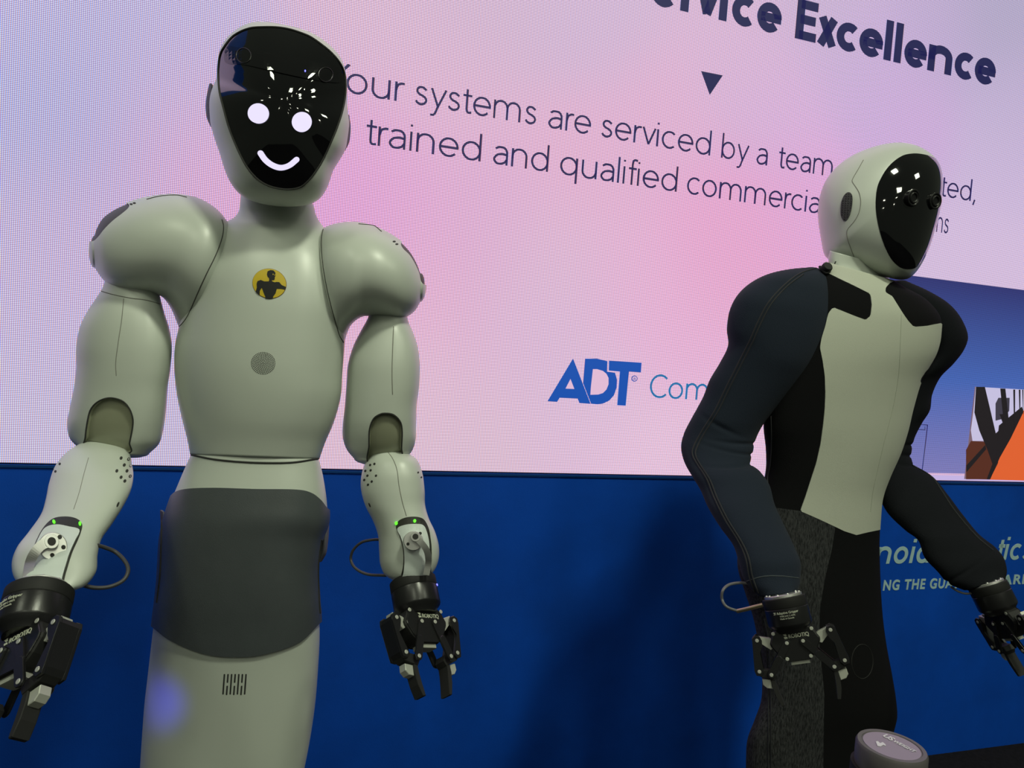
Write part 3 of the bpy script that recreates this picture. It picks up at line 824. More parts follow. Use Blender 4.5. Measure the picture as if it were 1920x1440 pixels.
# torso and neck in one shell
rows = [(452,362,583,372,.055),(450,380,589,389,.058),(448,395,592,402,.060),(440,407,598,414,.066),(420,418,608,428,.075),(396,436,618,448,.085),(375,470,632,480,.100),(360,510,642,520,.112),(350,560,648,570,.120),(336,615,646,630,.125),
        (329,650,644,660,.127),(328,690,641,698,.128),(332,735,638,742,.126),(342,785,625,792,.120),(352,825,609,830,.112),(357,852,598,861,.107)]
TR = [(a,b,c,d,D1,D1,e) for a,b,c,d,e in rows]
tV, tF = loft(TR, n=130, m=110, p=2.15)
tor = obj('torso', tV, tF, white, R1); tS = Surf(tV, tF)
rows = [(366,836,590,846,.096),(360,850,596,859,.103),(350,872,602,880,.106),(336,905,608,912,.112),(322,940,612,946,.118),(311,975,612,978,.124),(304,1010,601,1012,.126),(301,1055,595,1055,.128),(298,1100,594,1098,.129),(292,1150,597,1146,.128),(286,1200,598,1196,.125),
        (279,1260,595,1256,.120),(272,1320,590,1318,.116),(267,1385,581,1382,.112),(263,1450,568,1450,.108),(262,1550,545,1550,.10),(275,1700,515,1700,.09),(300,1850,490,1850,.08),(330,2000,460,2000,.06)]
lV, lF = loft([(a,b,c,d,D1,D1,e) for a,b,c,d,e in rows], n=150, m=110, p=2.3)
obj('lower_body', lV, lF, white, R1); lS = Surf(lV, lF)
base_for(R1, P(400, 1900, D1+0.02)[:2], 0.22)
line('waist_seam', [(359,853),(400,861),(450,866),(500,868),(550,867),(597,860)], [tS, lS], 0.0016, seam_m, R1, n=60)
# charcoal cover round the hips
cov = [(290,975),(304,962),(322,933),(345,919),(400,915),(480,917),(552,918),(580,924),(598,938),(613,956),(640,966),(640,1000),(602,1010),(594,1060),(596,1120),(601,1148),(625,1150),(620,1168),(599,1166),(560,1203),(500,1224),(450,1230),(390,1225),(330,1203),(296,1180),(280,1162),(278,1120)]
p2, z2 = project(lV)
I, O = split(lV, lF, sdpoly(p2, crom(cov, 200)))
V, F = shell(*I, 0.004, -0.001); cv = obj('hip_cover', V, F, cloth, R1, label='charcoal cloth hip cover'); cS = Surf(I[0]+I[2]*0.004, I[1])
line('cover_hem', [(603,1012),(597,1060),(598,1120),(600,1150)], [cS], 0.0016, pbr('dark_thread', (0.02, 0.02, 0.02), 0.8), cv)
line('cover_hem', [(304,972),(302,1030),(300,1080),(294,1130)], [cS], 0.0016, MATS['dark_thread'], cv)
# the loose end of the cover behind the right hip
V, F = loft([(596,955,617,958,1.21,1.2,.03),(600,985,617,990,1.22,1.2,.034),(598,1015,615,1018,1.22,1.2,.036),(596,1040,611,1040,1.22,1.2,.03),(594,1050,604,1052,1.22,1.2,.02)], n=30, m=40, cap1=0.003, cap0=0.003)
obj('cover_fold', V, F, pbr('charcoal_fold', (0.13, 0.13, 0.16), 0.7), cv)
V, F = loft([(300,958,309,962,1.22,1.2,.02),(301,985,309,990,1.22,1.2,.03),(299,1030,309,1030,1.22,1.2,.034),(301,1048,308,1050,1.22,1.2,.02)], n=30, m=40, cap1=0.003, cap0=0.003)
obj('cover_fold', V, F, MATS['charcoal_fold'], cv)
# vent slots
for k in range(7):
    x = 419.5+k*6.75; pieces = [(1264, 1302)] if k % 2 == 0 else [(1264, 1280), (1286, 1303)]
    for a, b_ in pieces:
        patch('vent_slot', stroke([(x+(1283-a)*0.07, a+1), (x+(1283-(a+b_)/2)*0.07, (a+b_)/2), (x+(1283-b_)*0.07, b_-1)], 2.9, 6), [lS], seam_m, R1, lift=-0.0012, thick=0.0014, grid=20)
# speaker dots on the chest
sv, sf, off = [], [], 0
parts = []
for ring in range(9):
    r = ring*2.62; n = 1 if ring == 0 else int(round(2*math.pi*r/3.1))
    for k in range(n):
        a = 2*math.pi*k/n+ring*0.3; x = 493.5+r*math.cos(a)*1.05; y = 681+r*math.sin(a)*0.97
        h = hit([tS], x, y)
        if h is None: continue
        C, N = h; u = np.cross(N, UPV); u /= np.linalg.norm(u); v = np.cross(N, u)
        q = np.linspace(0, 2*math.pi, 8, endpoint=False)
        ringp = np.array([C+N*0.0004+0.00072*(math.cos(t)*u+math.sin(t)*v) for t in q])
        parts.append((np.vstack([ringp, ringp-N*0.001]), [tuple(range(8))]+[(i, (i+1) % 8, 8+(i+1) % 8, 8+i) for i in range(8)]))
V, F = join(*parts); obj('speaker_holes', V, F, seam_m, R1, smooth=False, kind='stuff')
# emblem
def ze(L): return [(440+x/5.536, 470+y/5.536) for x, y in L]
em = patch('emblem', ze(circ(362, 343, 178, 155, 40, 0.22)), [tS], pbr('emblem_brown', (0.18, 0.08, 0.01), 0.45), R1, lift=0, thick=0.0006, grid=4, label='round yellow emblem with a black robot figure')
patch('emblem_disc', ze(circ(362, 343, 174, 151, 40, 0.22)), [tS], pbr('emblem_yellow', (0.62, 0.44, 0.004), 0.4), em, lift=0.0005, thick=0.0005, grid=4)
fig = [(375,205),(345,218),(338,250),(345,275),(362,290),(362,312),(355,322),(310,322),(275,307),(240,320),(232,350),(235,385),(222,430),(245,452),(262,465),(264,420),(285,385),(300,430),(322,480),(320,495),(360,501),(400,497),(400,480),(425,445),(440,398),(490,400),(525,407),(533,380),(490,360),(465,330),(435,328),(420,332),(390,322),(388,308),(408,310),(418,300),(418,280),(428,262),(424,228),(405,210)]
patch('emblem_figure', ze(fig), [tS], blackm, em, lift=0.001, thick=0.0005, grid=4)
for q in ((402, 250), (421, 258)): patch('emblem_eye', ze(circ(*q, 4.5, 8, 8)), [tS], MATS['emblem_yellow'], em, lift=0.0014, thick=0.0005, grid=9)

# shoulders
def shoulder(rows, seam, slotp, slit, dots):
    V, F = loft([(q[0],q[1],q[2],q[3],D1,D1,q[4],(q[5] if len(q) > 5 else 0)) for q in rows], n=90, m=96, p=2.1, cap1=0.009)
    I, O = cutpiece(V, F, slotp, 60, None)
    sh = obj('shoulder', O[0], O[1], white, R1)
    v, f = shell(*I, -0.0025, 0.0); obj('shoulder_slot', v, f, pbr('slot_dark', (0.055, 0.055, 0.04), 0.5), sh, label='dark oval recess')
    S = Surf(V, F)
    line('seam', seam, [S, tS], 0.0009, pbr('seam_soft', (0.07, 0.07, 0.06), 0.8), sh, n=70)
    line('seam', slit, [S], 0.0010, seam_m, sh, n=20)
    for q in dots: patch('dimple', circ(*q, 3, 1.6, 8), [S], seam_m, sh, lift=-0.0006, thick=0.001, grid=9)
    return S
s1 = shoulder([(419,412,335,613,.086,24),(408,398,331,603,.098,23),(392,384,326,590,.108,20),(368,371,318,574,.114,14),(335,364,303,556,.115,7),(300,365,280,549,.113,2),(262,372,258,549,.108),(232,382,232,547,.100),(208,394,211,539,.090),(190,408,195,526,.078),(179,426,184,512,.062),(174,440,178,502,.052)],
    [(416,412),(419,425),(417,443),(410,465),(400,488),(388,512),(375,540),(362,570),(352,592),(343,605),(335,613)],
    [(240,382),(222,376),(195,388),(165,420),(160,450),(174,452),(184,444),(195,430),(211,414),(229,400),(241,389)], [(275,374),(300,368),(330,366),(350,370)], [(246,383),(252,381)])
s2 = shoulder([(605,430,644,642,.086,-15),(612,426,647,636,.098,-14),(628,420,652,622,.108,-9),(655,416,660,607,.114),(685,419,678,594,.112),(712,428,700,592,.108),(735,440,725,596,.100),(756,455,748,598,.088),(773,474,766,592,.072),(785,496,780,580,.054),(790,510,788,566,.042)],
    [(606,430),(603,445),(603,470),(606,500),(612,535),(620,570),(628,600),(636,628),(644,642)],
    [(752,456),(764,448),(784,465),(803,500),(803,532),(791,530),(786,512),(778,494),(768,478),(756,466)], [(672,420),(700,423),(715,434)], [(739,453),(744,458)])

# arms
def arm(uprows, forerows, slot, seams, elbow_cap=0.02):
    V, F = loft(uprows, n=110, m=96, p=2.25, cap1=elbow_cap)
    I, O = cutpiece(V, F, slot, 100, uprows[0][4])
    ua = obj('upper_arm', O[0], O[1], white, R1)
    v, f = shell(*I, -0.006, 0.0005); obj('elbow_cover', v, f, olive, ua, label='olive grey glossy elbow cover')
    S = Surf(V, F)
    for s in seams: line('seam', s, [S], 0.0008, pbr('seam_faint', (0.22, 0.22, 0.19), 0.7), ua, n=50, lift=-0.0003)
    line('elbow_gap', slot, [S], 0.0012, seam_m, ua, n=90, closed=True)
    V2, F2 = loft(forerows, n=130, m=96, p=2.2, cap0=0.012, cap1=0.012)
    fa = obj('forearm', V2, F2, white, R1)
    return ua, fa, Surf(V2, F2), V2, F2
uL = [(198,522,296,540,.052),(192,540,299,552,.054),(181,558,303,568,.060),(165,582,309,590,.068),(151,610,317,615,.074),(143,650,322,650,.078),(143,690,319,692,.078),(139,725,314,728,.076),(131,765,311,768,.074),(126,795,307,800,.070),(131,822,298,832,.062),(145,838,280,850,.052)]
fL = [(164,824,238,838,1.19,1.19,.034),(146,834,243,850,1.17,1.17,.044),(126,847,247,868,1.15,1.15,.052),(104,873,250,893,1.12,1.12,.060),(92,906,245,920,1.09,1.09,.062),(86,935,230,951,1.06,1.06,.060),(77,964,209,984,1.03,1.03,.058),(54,997,190,1012,1.0,1.0,.056),(32,1026,183,1040,.97,.97,.054),(22,1056,180,1072,.95,.95,.050),(27,1084,160,1098,.93,.93,.044),(45,1101,132,1110,.915,.915,.036)]
slotL = [(160,850),(160,820),(164,790),(170,768),(184,753),(205,746),(228,751),(242,765),(249,785),(248,805),(243,830),(240,850)]
ua, faL, fSL, _, _ = arm([(a,b,c,d,D1+.0,D1+.0,e) for a,b,c,d,e in uL], fL, slotL, [[(232,560),(228,600),(222,640),(217,680),(218,705)]], 0.012)
line('cuff_seam', [(190,546),(215,553),(245,559),(275,563),(300,570)], [Surf(*loft([(a,b,c,d,D1,D1,e) for a,b,c,d,e in uL], n=60, m=60, p=2.25))], 0.0008, MATS['seam_faint'], ua)
uR = [(692,590,763,592,.046),(688,600,766,604,.049),(678,618,773,620,.056),(663,648,783,650,.064),(653,682,787,684,.070),(650,720,786,722,.072),(647,760,781,760,.072),(643,795,780,795,.070),(643,822,779,826,.064),(651,844,772,846,.056),(664,860,762,858,.046)]
fR = [(693,846,752,845,1.19,1.19,.030),(690,852,764,850,1.19,1.19,.038),(685,866,780,860,1.185,1.185,.046),(678,890,791,884,1.18,1.18,.052),(677,918,796,918,1.175,1.175,.053),(685,948,797,946,1.17,1.17,.051),(700,978,804,972,1.165,1.165,.049),(709,1005,816,998,1.16,1.16,.048),(711,1035,823,1026,1.155,1.155,.047),(713,1058,822,1050,1.15,1.15,.044),(722,1078,814,1070,1.145,1.145,.038),(740,1090,802,1082,1.14,1.14,.030)]
slotR = [(693,870),(692,835),(693,805),(700,786),(712,777),(724,775),(738,778),(750,790),(754,808),(753,840),(752,870)]
ua2, faR, fSR, _, _ = arm([(a,b,c,d,D1,D1,e) for a,b,c,d,e in uR], fR, slotR, [[(738,612),(736,660),(735,700),(736,740)]], 0.012)

def wrist(fa, S, opening, cover, leds, disc, lever, n2):
    patch('wrist_opening', crom(opening, 60), [S], recess, fa, lift=-0.001, thick=0.0016, grid=6)
    cv = patch('wrist_cover', crom(cover, 60), [S], white2, fa, lift=0.0006, thick=0.0022, grid=6, label='smooth bluish white wrist cover')
    for q in leds: patch('status_light', circ(*q, 2.3, 3.2, 10), [S], green, fa, lift=0.0012, thick=0.001, grid=9, label='small green status light')
    return cv
oL = [(48,1094),(54,1060),(62,1030),(74,1002),(88,982),(104,971),(128,969),(146,974),(154,984),(152,997),(145,1015),(136,1035),(128,1060),(121,1085),(119,1106),(122,1114),(100,1116),(70,1114)]
cL = [(52,1094),(58,1060),(67,1028),(79,1002),(90,990),(108,986),(130,990),(149,996),(141,1015),(132,1035),(124,1060),(117,1085),(115,1104),(119,1114),(100,1116),(72,1114)]
wrist(faL, fSL, oL, cL, [(102,979.5),(150,983)], None, None, 0)
oR = [(743,985),(748,976),(762,970),(780,969),(794,974),(803,990),(807,1010),(809,1030),(808,1060),(802,1085),(750,1095),(752,1080),(756,1060),(756,1035),(751,1010),(744,993)]
cR = [(746,991),(760,984),(778,983),(792,986),(799,1000),(803,1020),(804,1045),(802,1065),(798,1083),(754,1092),(757,1075),(759,1055),(758,1030),(753,1008)]
wrist(faR, fSR, oR, cR, [(743.5,981),(777,977)], None, None, 0)
# steel yokes: disc, hub and strap
def yoke(root, S, c, r, hub, strap, dirv, holes_, wd):
    C, N = hit([S], *c); N = N*0.15+N_ray(C)*0.85; N /= np.linalg.norm(N)
    u = np.cross(UPV, N); u /= np.linalg.norm(u); v = np.cross(N, u); dz = (C-CAM)@_F; k = dz/FPX
    def loc(px, py, off):
        # point on the disc plane
        d = raydir(px, py); t = ((C+N*off-CAM)@N)/(d@N); return CAM+d*t
    def solid(name, poly, o0, o1, mat, par, label=None):
        n = len(poly); cc = np.mean(poly, 0)
        ins = [cc+(np.array(p)-cc)*0.96 for p in poly]
        V = [loc(*p, o0) for p in poly]+[loc(*p, o1-0.0008) for p in poly]+[loc(*p, o1) for p in ins]
        F = [tuple(range(2*n, 3*n))]
        for a in range(2):
            for i in range(n): j = (i+1) % n; F.append((a*n+i, a*n+j, (a+1)*n+j, (a+1)*n+i))
        return obj(name, V, F, mat, par, smooth=False, label=label)
    y = solid('wrist_yoke', circ(*c, r, r*0.97, 36), -0.003, 0.0155, steel, root, label='polished steel wrist yoke')
    for h in holes_: solid('bolt_hole', circ(*h, r*0.16, n=14), 0.010, 0.0163, seam_m, y)
    solid('hub', circ(*hub, r*0.50, n=24), 0.012, 0.027, steel, y)
    solid('hub_bore', circ(*hub, r*0.30, n=20), 0.020, 0.0282, seam_m, y)
    q = crom(strap, 24, False)   # px,py,off
    A, B = [], []
    for i in range(len(q)):
        t = q[min(i+1, len(q)-1), :2]-q[max(i-1, 0), :2]; t /= np.linalg.norm(t); nn = np.array([-t[1], t[0]])*wd/2
        for s, L in ((1, A), (-1, B)):
            a = loc(q[i, 0]+s*nn[0], q[i, 1]+s*nn[1], q[i, 2]); b_ = loc(q[i, 0]+s*nn[0], q[i, 1]+s*nn[1], q[i, 2]-0.007); L.append((a, b_))
    V = []; F = []
    for a, b_ in zip(A, B): V += [a[0], b_[0], b_[1], a[1]]
    for i in range(len(A)-1):
        for j in range(4): l = (j+1) % 4; F.append((i*4+j, i*4+l, (i+1)*4+l, (i+1)*4+j))
    F.append((0, 1, 2, 3)); F.append(tuple(4*(len(A)-1)+j for j in (3, 2, 1, 0)))
    obj('strap', V, F, steel, y, smooth=False)
    return y
yoke(R1, fSL, (99,1024), 27, (97,1015), [(97,1015,.026),(78,1022,.026),(64,1038,.025),(56,1056,.020),(53,1076,.011),(53,1098,.010)], None, [(112,1007),(119,1026),(98,1041)], 19)
yoke(R1, fSR, (775,1014), 18.5, (779,1006), [(779,1006,.026),(790,1018,.025),(799,1030,.022),(803,1044,.017),(803,1058,.011),(799,1078,.009)], None, [(765,1020),(788,1000)], 12)
holes([(227,859),(233,872),(219,883),(238,883),(227,895),(234,902),(241,861),(245,873),(244,893)], [fSL], faL, 3.4)
holes([(112,870),(104,884),(99,880)], [fSL], faL, 2.6)
patch('vent_hole', circ(221,946,1.8,5.5,12,0.4), [fSL], seam_m, faL, lift=-.0006, thick=.0008, grid=9)
holes([(702,870),(694,872),(695,882),(705,892),(689,892),(697,903),(683,900),(690,909),(685,883)], [fSR], faR, 2.6)
holes([(784,886),(790,895)], [fSR], faR, 2.0)
patch('vent_hole', circ(693,947,1.4,4.5,12,-0.4), [fSR], seam_m, faR, lift=-.0006, thick=.0008, grid=9)
line('seam', [(722,842),(735,858),(744,880),(748,910),(754,940),(762,968)], [fSR], 0.0007, MATS['seam_faint'], faR, lift=-.0002)
line('seam', [(166,858),(157,890),(148,925),(138,955)], [fSL], 0.0005, MATS['seam_faint'], faL, lift=-.0002)
cable('cable', [(180,1022,.97),(195,1026,.98),(218,1036,.99),(236,1055,.98),(240,1072,.97),(230,1089,.96),(206,1100,.95),(178,1102,.94),(150,1096,.93)], 0.0026, cablem, R1, label='black cable loop at the wrist')
cable('cable', [(718,1012,1.17),(700,1012,1.18),(678,1017,1.18),(662,1032,1.18),(658,1050,1.18),(667,1066,1.17),(690,1077,1.16),(725,1079,1.15)], 0.0022, cablem, R1, label='black cable loop at the wrist')

# grippers of the white robot
def vdir(a, b_): v = P(*b_)-P(*a); return v/np.linalg.norm(v)
gripper(R1, P(773,1086,1.14), vdir((740,1095,1.10),(825,1078,1.18)), vdir((776,1090,1.14),(796,1200,1.09)), 0.86, 0.5, led_on=38, ctext=False)
gripper(R1, P(76,1108,.895), vdir((15,1100,.93),(127,1122,.86)), vdir((76,1108,.895),(46,1225,.84)), 0.90, 0.5)

# head
ol = [(430,85),(350,115),(268,175),(212,250),(190,320),(181,400),(176,480),(150,540),(128,610),(122,690),(132,790),(160,900),(198,1010),(225,1100),(260,1190),(310,1268),(370,1322),(440,1352),(530,1375),(650,1388),(760,1385),(840,1370),(908,1330),(955,1262),(982,1190),(1003,1130),(1045,1062),(1085,990),(1105,900),(1114,810),(1108,740),(1102,680),(1100,600),(1098,500),(1080,400),(1048,325),(1000,268),(935,212),(850,160),(750,125),(640,100),(530,82)]
zh = lambda L: [(360+x/3.789, 20+y/3.789) for x, y in L]
hV, hF = blob(zh(ol), zh([(620, 640)])[0], 1.13, 0.105, 0.125, pf=3.0, pb=2.2, m=200, n=100)
vis = [(500,116),(420,122),(350,145),(285,185),(235,245),(200,310),(185,400),(185,480),(195,580),(225,700),(258,820),(300,930),(345,1030),(400,1125),(475,1205),(560,1250),(670,1270),(760,1258),(815,1220),(870,1155),(930,1060),(990,930),(1035,820),(1070,710),(1090,600),(1092,500),(1080,430),(1050,368),(1005,312),(950,262),(850,190),(770,155),(680,128),(590,116)]
I, O = cutpiece(hV, hF, zh(vis), 200, 1.13)
hd = obj('head', O[0], O[1], white, R1)

vc = np.array(zh([(640, 640)])[0])
def dome(I, cen, d, bulge):
    V, F, N = I; p2, z = project(V)
    e = {}
    for t in F:
        for i in range(3): e[(int(t[i]), int(t[(i+1) % 3]))] = 1
    bi = np.array(sorted({a for (a, b_) in e if (b_, a) not in e}))
    ang = np.arctan2(p2[:, 1]-cen[1], p2[:, 0]-cen[0]); rad = np.hypot(*(p2-cen).T)
    o = bi[np.argsort(ang[bi])]
    aa = np.concatenate([ang[o]-2*math.pi, ang[o], ang[o]+2*math.pi])
    rb = np.interp(ang, aa, np.tile(rad[o], 3)); zb = np.interp(ang, aa, np.tile(z[o], 3))
    rv = np.clip(rad/rb, 0, 1); zn = zb*rv**2+z[o].mean()*(1-rv**2)-bulge*(1-rv**2)
    V2 = CAM+(V-CAM)*(zn/z)[:, None]
    N2 = vnorm(V2, F); s_ = np.sign((N2*(CAM-V2)).sum(1)); N2 *= s_[:, None]
    return V2, F, N2
I = dome(I, vc, 1.13, 0.042)
v, f = shell(*I, -0.0005, -0.004)
vo = obj('visor', v, f, visor_m, hd, label='glossy black face visor'); vS = Surf(I[0]+I[2]*0.0005, I[1]); hS = Surf(hV, hF)
line('visor_rim', zh(vis), [hS], 0.0013, seam_m, hd, n=200, closed=True)
patch('display_eye', zh(circ(471,730,74,71,32,0.2)), [vS], face_on, hd, lift=0, thick=0.0006, grid=5, label='glowing white round eye')
patch('display_eye', zh(circ(780,791,71,71,32,0.2)), [vS], face_on, hd, lift=0, thick=0.0006, grid=5, label='glowing white round eye')
patch('display_mouth', stroke(zh([(486,1012),(520,1060),(570,1098),(630,1116),(690,1100),(743,1058)]), 10.4, 30), [vS], face_on, hd, lift=0, thick=0.0006, grid=5, label='glowing white smile')
# sensor bar behind the visor: faint raised band with two cameras and a small blue light
dark_bar = pbr('sensor_bar', (0.007, 0.007, 0.008), 0.08, coat=0.5)
sb = patch('sensor_bar', crom(zh([(245,262),(330,262),(700,330),(1030,400),(1060,450),(1050,510),(860,490),(620,440),(380,385),(240,370)]), 60), [vS], dark_bar, hd, lift=-0.0004, thick=0.0007, grid=6, label='dark sensor bar')
for q in ((370, 320, 52), (948, 455, 50)):
    line('lens_ring', zh(circ(q[0], q[1], q[2], q[2], 24)), [vS], 0.0006, pbr('lens_ring', (0.025, 0.025, 0.025), 0.3), hd, n=48, closed=True, lift=0.0006)
patch('status_light', zh(circ(804,430,5,7,8)), [vS], bluel, hd, lift=0.0004, thick=0.0006, grid=9)
# ears
def ear(poly, S, par, tex=True):
    e = patch('ear_grille', crom(poly, 40), [S], grille, par, lift=0.0, thick=0.0015, grid=4, label='dark grey ear speaker grille')
    return e
V, F = loft([(392,158,399,160,1.14,1.12,.012),(386.5,185,398,186,1.14,1.12,.024),(385.5,205,398,206,1.14,1.12,.026),(388,222,398,223,1.14,1.12,.022),(394,236,399,236,1.14,1.12,.010)], n=30, m=40, cap0=.002, cap1=.002)
obj('ear_grille', V, F, grille, hd, label='dark grey ear speaker grille')
V, F = loft([(649,215,655,217,1.12,1.14,.010),(648,235,657.5,237,1.12,1.14,.022),(646,252,657,253,1.12,1.14,.024),(644,268,654,269,1.12,1.14,.020),(643,280,648,281,1.12,1.14,.010)], n=30, m=40, cap0=.002, cap1=.002)
obj('ear_grille', V, F, grille, hd, label='dark grey ear speaker grille')

# ------------------------------------------------------------------ the robot in the dark suit
D2 = 1.63
fp = P(1560, 1440, D2); R2 = thing('humanoid_robot', 'humanoid robot in a dark suit with white chest panel and black visor', 'robot', (fp[0], fp[1], 0))
navyf = pbr('dark_jersey', (0.015, 0.021, 0.035), 0.9, spec=0.15, bump=0.3, bscale=600, sheen=0.04)
darkf = pbr('shaded_jersey', (0.008, 0.009, 0.012), 0.9, spec=0.12, bump=0.3, bscale=600)  # far sleeve: black inner panel, with shade painted into the darker colour
blackf = pbr('black_jersey', (0.006, 0.006, 0.007), 0.95, spec=0.12, bump=0.3, bscale=600)
melange = pbr('grey_melange', (0.050, 0.052, 0.055), 0.9, spec=0.2, bump=0.4, bscale=500, col2=(0.012, 0.012, 0.014), stretch=(1, 1, 0.22), sscale=420)
panelf = pbr('white_panel_fabric', (0.52, 0.54, 0.46), 0.75, spec=0.3, bump=0.25, bscale=900)
piping = pbr('suit_piping', (0.014, 0.015, 0.019), 0.7)
rows = [(1548,492,1680,528,.070),(1540,510,1700,540,.085),(1515,535,1735,560,.105),(1495,570,1762,592,.122),(1478,610,1764,620,.130),(1462,660,1756,660,.134),(1448,710,1728,712,.134),(1436,760,1712,764,.130),(1432,800,1701,810,.126),(1436,840,1688,850,.120),(1436,880,1668,895,.116),(1428,918,1655,932,.114)]
n_ = len(rows); TR2 = []
for a,b,c,d,e in rows: k = (c-a)/FPX*D2*0.30; TR2.append((a,b,c,d,D2-k/2,D2+k/2,e))
for a,b,c,d,e in [(1408,968,1650,978,.116),(1388,1020,1648,1022,.120),(1384,1060,1649,1064,.122),(1398,1110,1651,1115,.122),(1414,1160,1655,1165,.120),(1424,1215,1662,1215,.120),(1430,1270,1672,1268,.120),(1428,1315,1679,1312,.120),(1416,1350,1681,1345,.120),(1403,1385,1674,1375,.118),(1400,1420,1664,1410,.115),(1402,1480,1655,1480,.11),(1420,1600,1640,1600,.09),(1450,1780,1600,1780,.06)]:
    k = (c-a)/FPX*D2*0.30; TR2.append((a,b,c,d,D2-k/2,D2+k/2,e))
bV, bF = loft(TR2, n=230, m=120, p=2.1)
base_for(R2, P(1530, 1700, D2+0.02)[:2], 0.22)
chest = [(1572,581),(1600,592),(1623,600),(1632,590),(1633,556),(1625,540),(1640,525),(1668,530),(1661,552),(1672,556),(1692,588),(1712,614),(1765,607),(1790,640),(1760,668),(1738,690),(1722,712),(1714,750),(1701,805),(1688,850),(1666,900),(1654,932),(1651,960),(1651,985),(1642,998),(1605,1003),(1560,985),(1500,958),(1518,900),(1535,848),(1545,790),(1547,735),(1543,690),(1537,652),(1548,628)]
chest_p = []
for i, q in enumerate(chest): chest_p.append(q)
p2, z2 = project(bV)
poly = np.array([(1560,576),(1600,592),(1622,600),(1628,599),(1632,590),(1634,572),(1632,556),(1630,551),(1600,536),(1575,524),(1555,514),(1543,500),(1540,470),(1700,470),(1700,521),(1680,526),(1668,531),(1660,540),(1659,548),(1663,551),(1672,556),(1682,572),(1692,588),(1702,602),(1712,613),(1738,611),(1763,606),(1800,640),(1765,666),(1748,682),(1734,697),(1724,712),(1740,760),(1720,830),(1690,890),(1672,930),(1672,975),(1655,992),(1625,998),(1605,1003),(1583,996),(1560,985),(1530,971),(1500,958),(1510,930),(1520,899),(1530,868),(1538,832),(1543,795),(1546,765),(1547,735),(1546,705),(1542,676),(1537,652),(1540,634),(1547,612),(1552,590)], float)
f = np.minimum(sdpoly(p2, poly), (D2+0.35*((p2[:, 0]-1570)/FPX*D2)*0.9+0.02-z2)*1e3)
I, O = split(bV, bF, f)
tr2 = obj('torso', O[0], O[1], blackf, R2, label='black jersey suit body') if False else None
# lower part: trousers
def split2(V, F, fn): return split(V, F, fn)
# outside piece: split into trousers / upper by a waist line, and melange by a side line
Vo, Fo, No = O
p2o, zo = project(Vo)
waist = [(1380,930),(1455,952),(1500,958),(1530,971),(1560,985),(1583,996),(1605,1003),(1625,998),(1655,992),(1700,985)]
wy = np.interp(p2o[:, 0], [q[0] for q in waist], [q[1] for q in waist])
Lo, Up = split(Vo, Fo, p2o[:, 1]-wy)
up = obj('suit_top', Up[0], Up[1], blackf, R2, label='black jersey sides and collar of the suit')
V, F = shell(*I, 0.0015, -0.002); ch = obj('chest_panel', V, F, panelf, R2, label='white fabric chest panel'); chS = Surf(I[0]+I[2]*.0015, I[1])
p2l, zl = project(Lo[0])
sx = np.interp(p2l[:, 1], [950,985,1030,1090,1140,1200,1250,1300,1440,1700], [1568,1566,1559,1545,1537,1535,1540,1545,1543,1540])
centre = D2+0.30*((p2l[:, 0]-1540)/FPX*D2)
# melange at the near side (left of the line) and at the back
fm = np.maximum(sx-p2l[:, 0], (zl-centre-0.01)*1e3)
M_, B_ = split(Lo[0], Lo[1], fm)
V, F = shell(*M_, 0.001, -0.001); tm = obj('trousers', V, F, melange, R2, label='grey melange trousers')
V, F = shell(*B_, 0.001, -0.001); tb = obj('trouser_front', V, F, blackf, R2, label='black trouser front')
bS = Surf(bV, bF)
for dx in (0, 5): line('piping', [(1428+dx,1160),(1436+dx,1200),(1440+dx,1260),(1441+dx,1330),(1440+dx,1400),(1440+dx,1460)], [bS], 0.0016, piping, tm, lift=.001)
line('seam', [(1690,590),(1688,640),(1685,700),(1675,760),(1660,820),(1648,870),(1637,920),(1632,960)], [chS], 0.0006, pbr('panel_seam', (0.35, 0.37, 0.30), 0.8), ch)
line('piping', [(1446,780),(1447,830),(1445,870),(1440,900),(1446,930)], [bS], 0.0012, piping, up, lift=.001)
line('patch_ring', circ(1616,1240,20,32,24), [bS], 0.0009, pbr('ring_thread', (0.012, 0.012, 0.012), 0.8), tb, lift=.001, n=60, closed=True)

# neck
V, F = loft([(1556,470,1668,500,1.60,1.66,.055),(1553,488,1668,512,1.60,1.66,.056),(1560,505,1668,528,1.60,1.66,.058),(1580,530,1672,552,1.60,1.66,.05)], n=40, m=72)
nk = obj('neck', V, F, white, R2); nkS = Surf(V, F)
line('seam', [(1567,490),(1563,500),(1561,508)], [nkS], 0.0012, seam_m, nk)
# black plug at the nape
V, F = lathe_y([(0.1, -9), (9, -9), (11, -6), (11, 6), (9, 9), (0.1, 9)], 20); O_, X_, Y_, Z_ = frame(P(1549,503,1.56), (1, 0.2, 0.1), (0.2, -0.8, 0.5))
obj('cable_plug', O_+(V[:, 0:1]*X_+V[:, 1:2]*Y_+V[:, 2:3]*Z_)/1000, F, rubber, R2, label='black cable plug at the nape')
cable('cable', [(1537,500,1.57),(1542,506,1.56),(1549,512,1.555),(1556,508,1.555)], .003, rubber, R2)

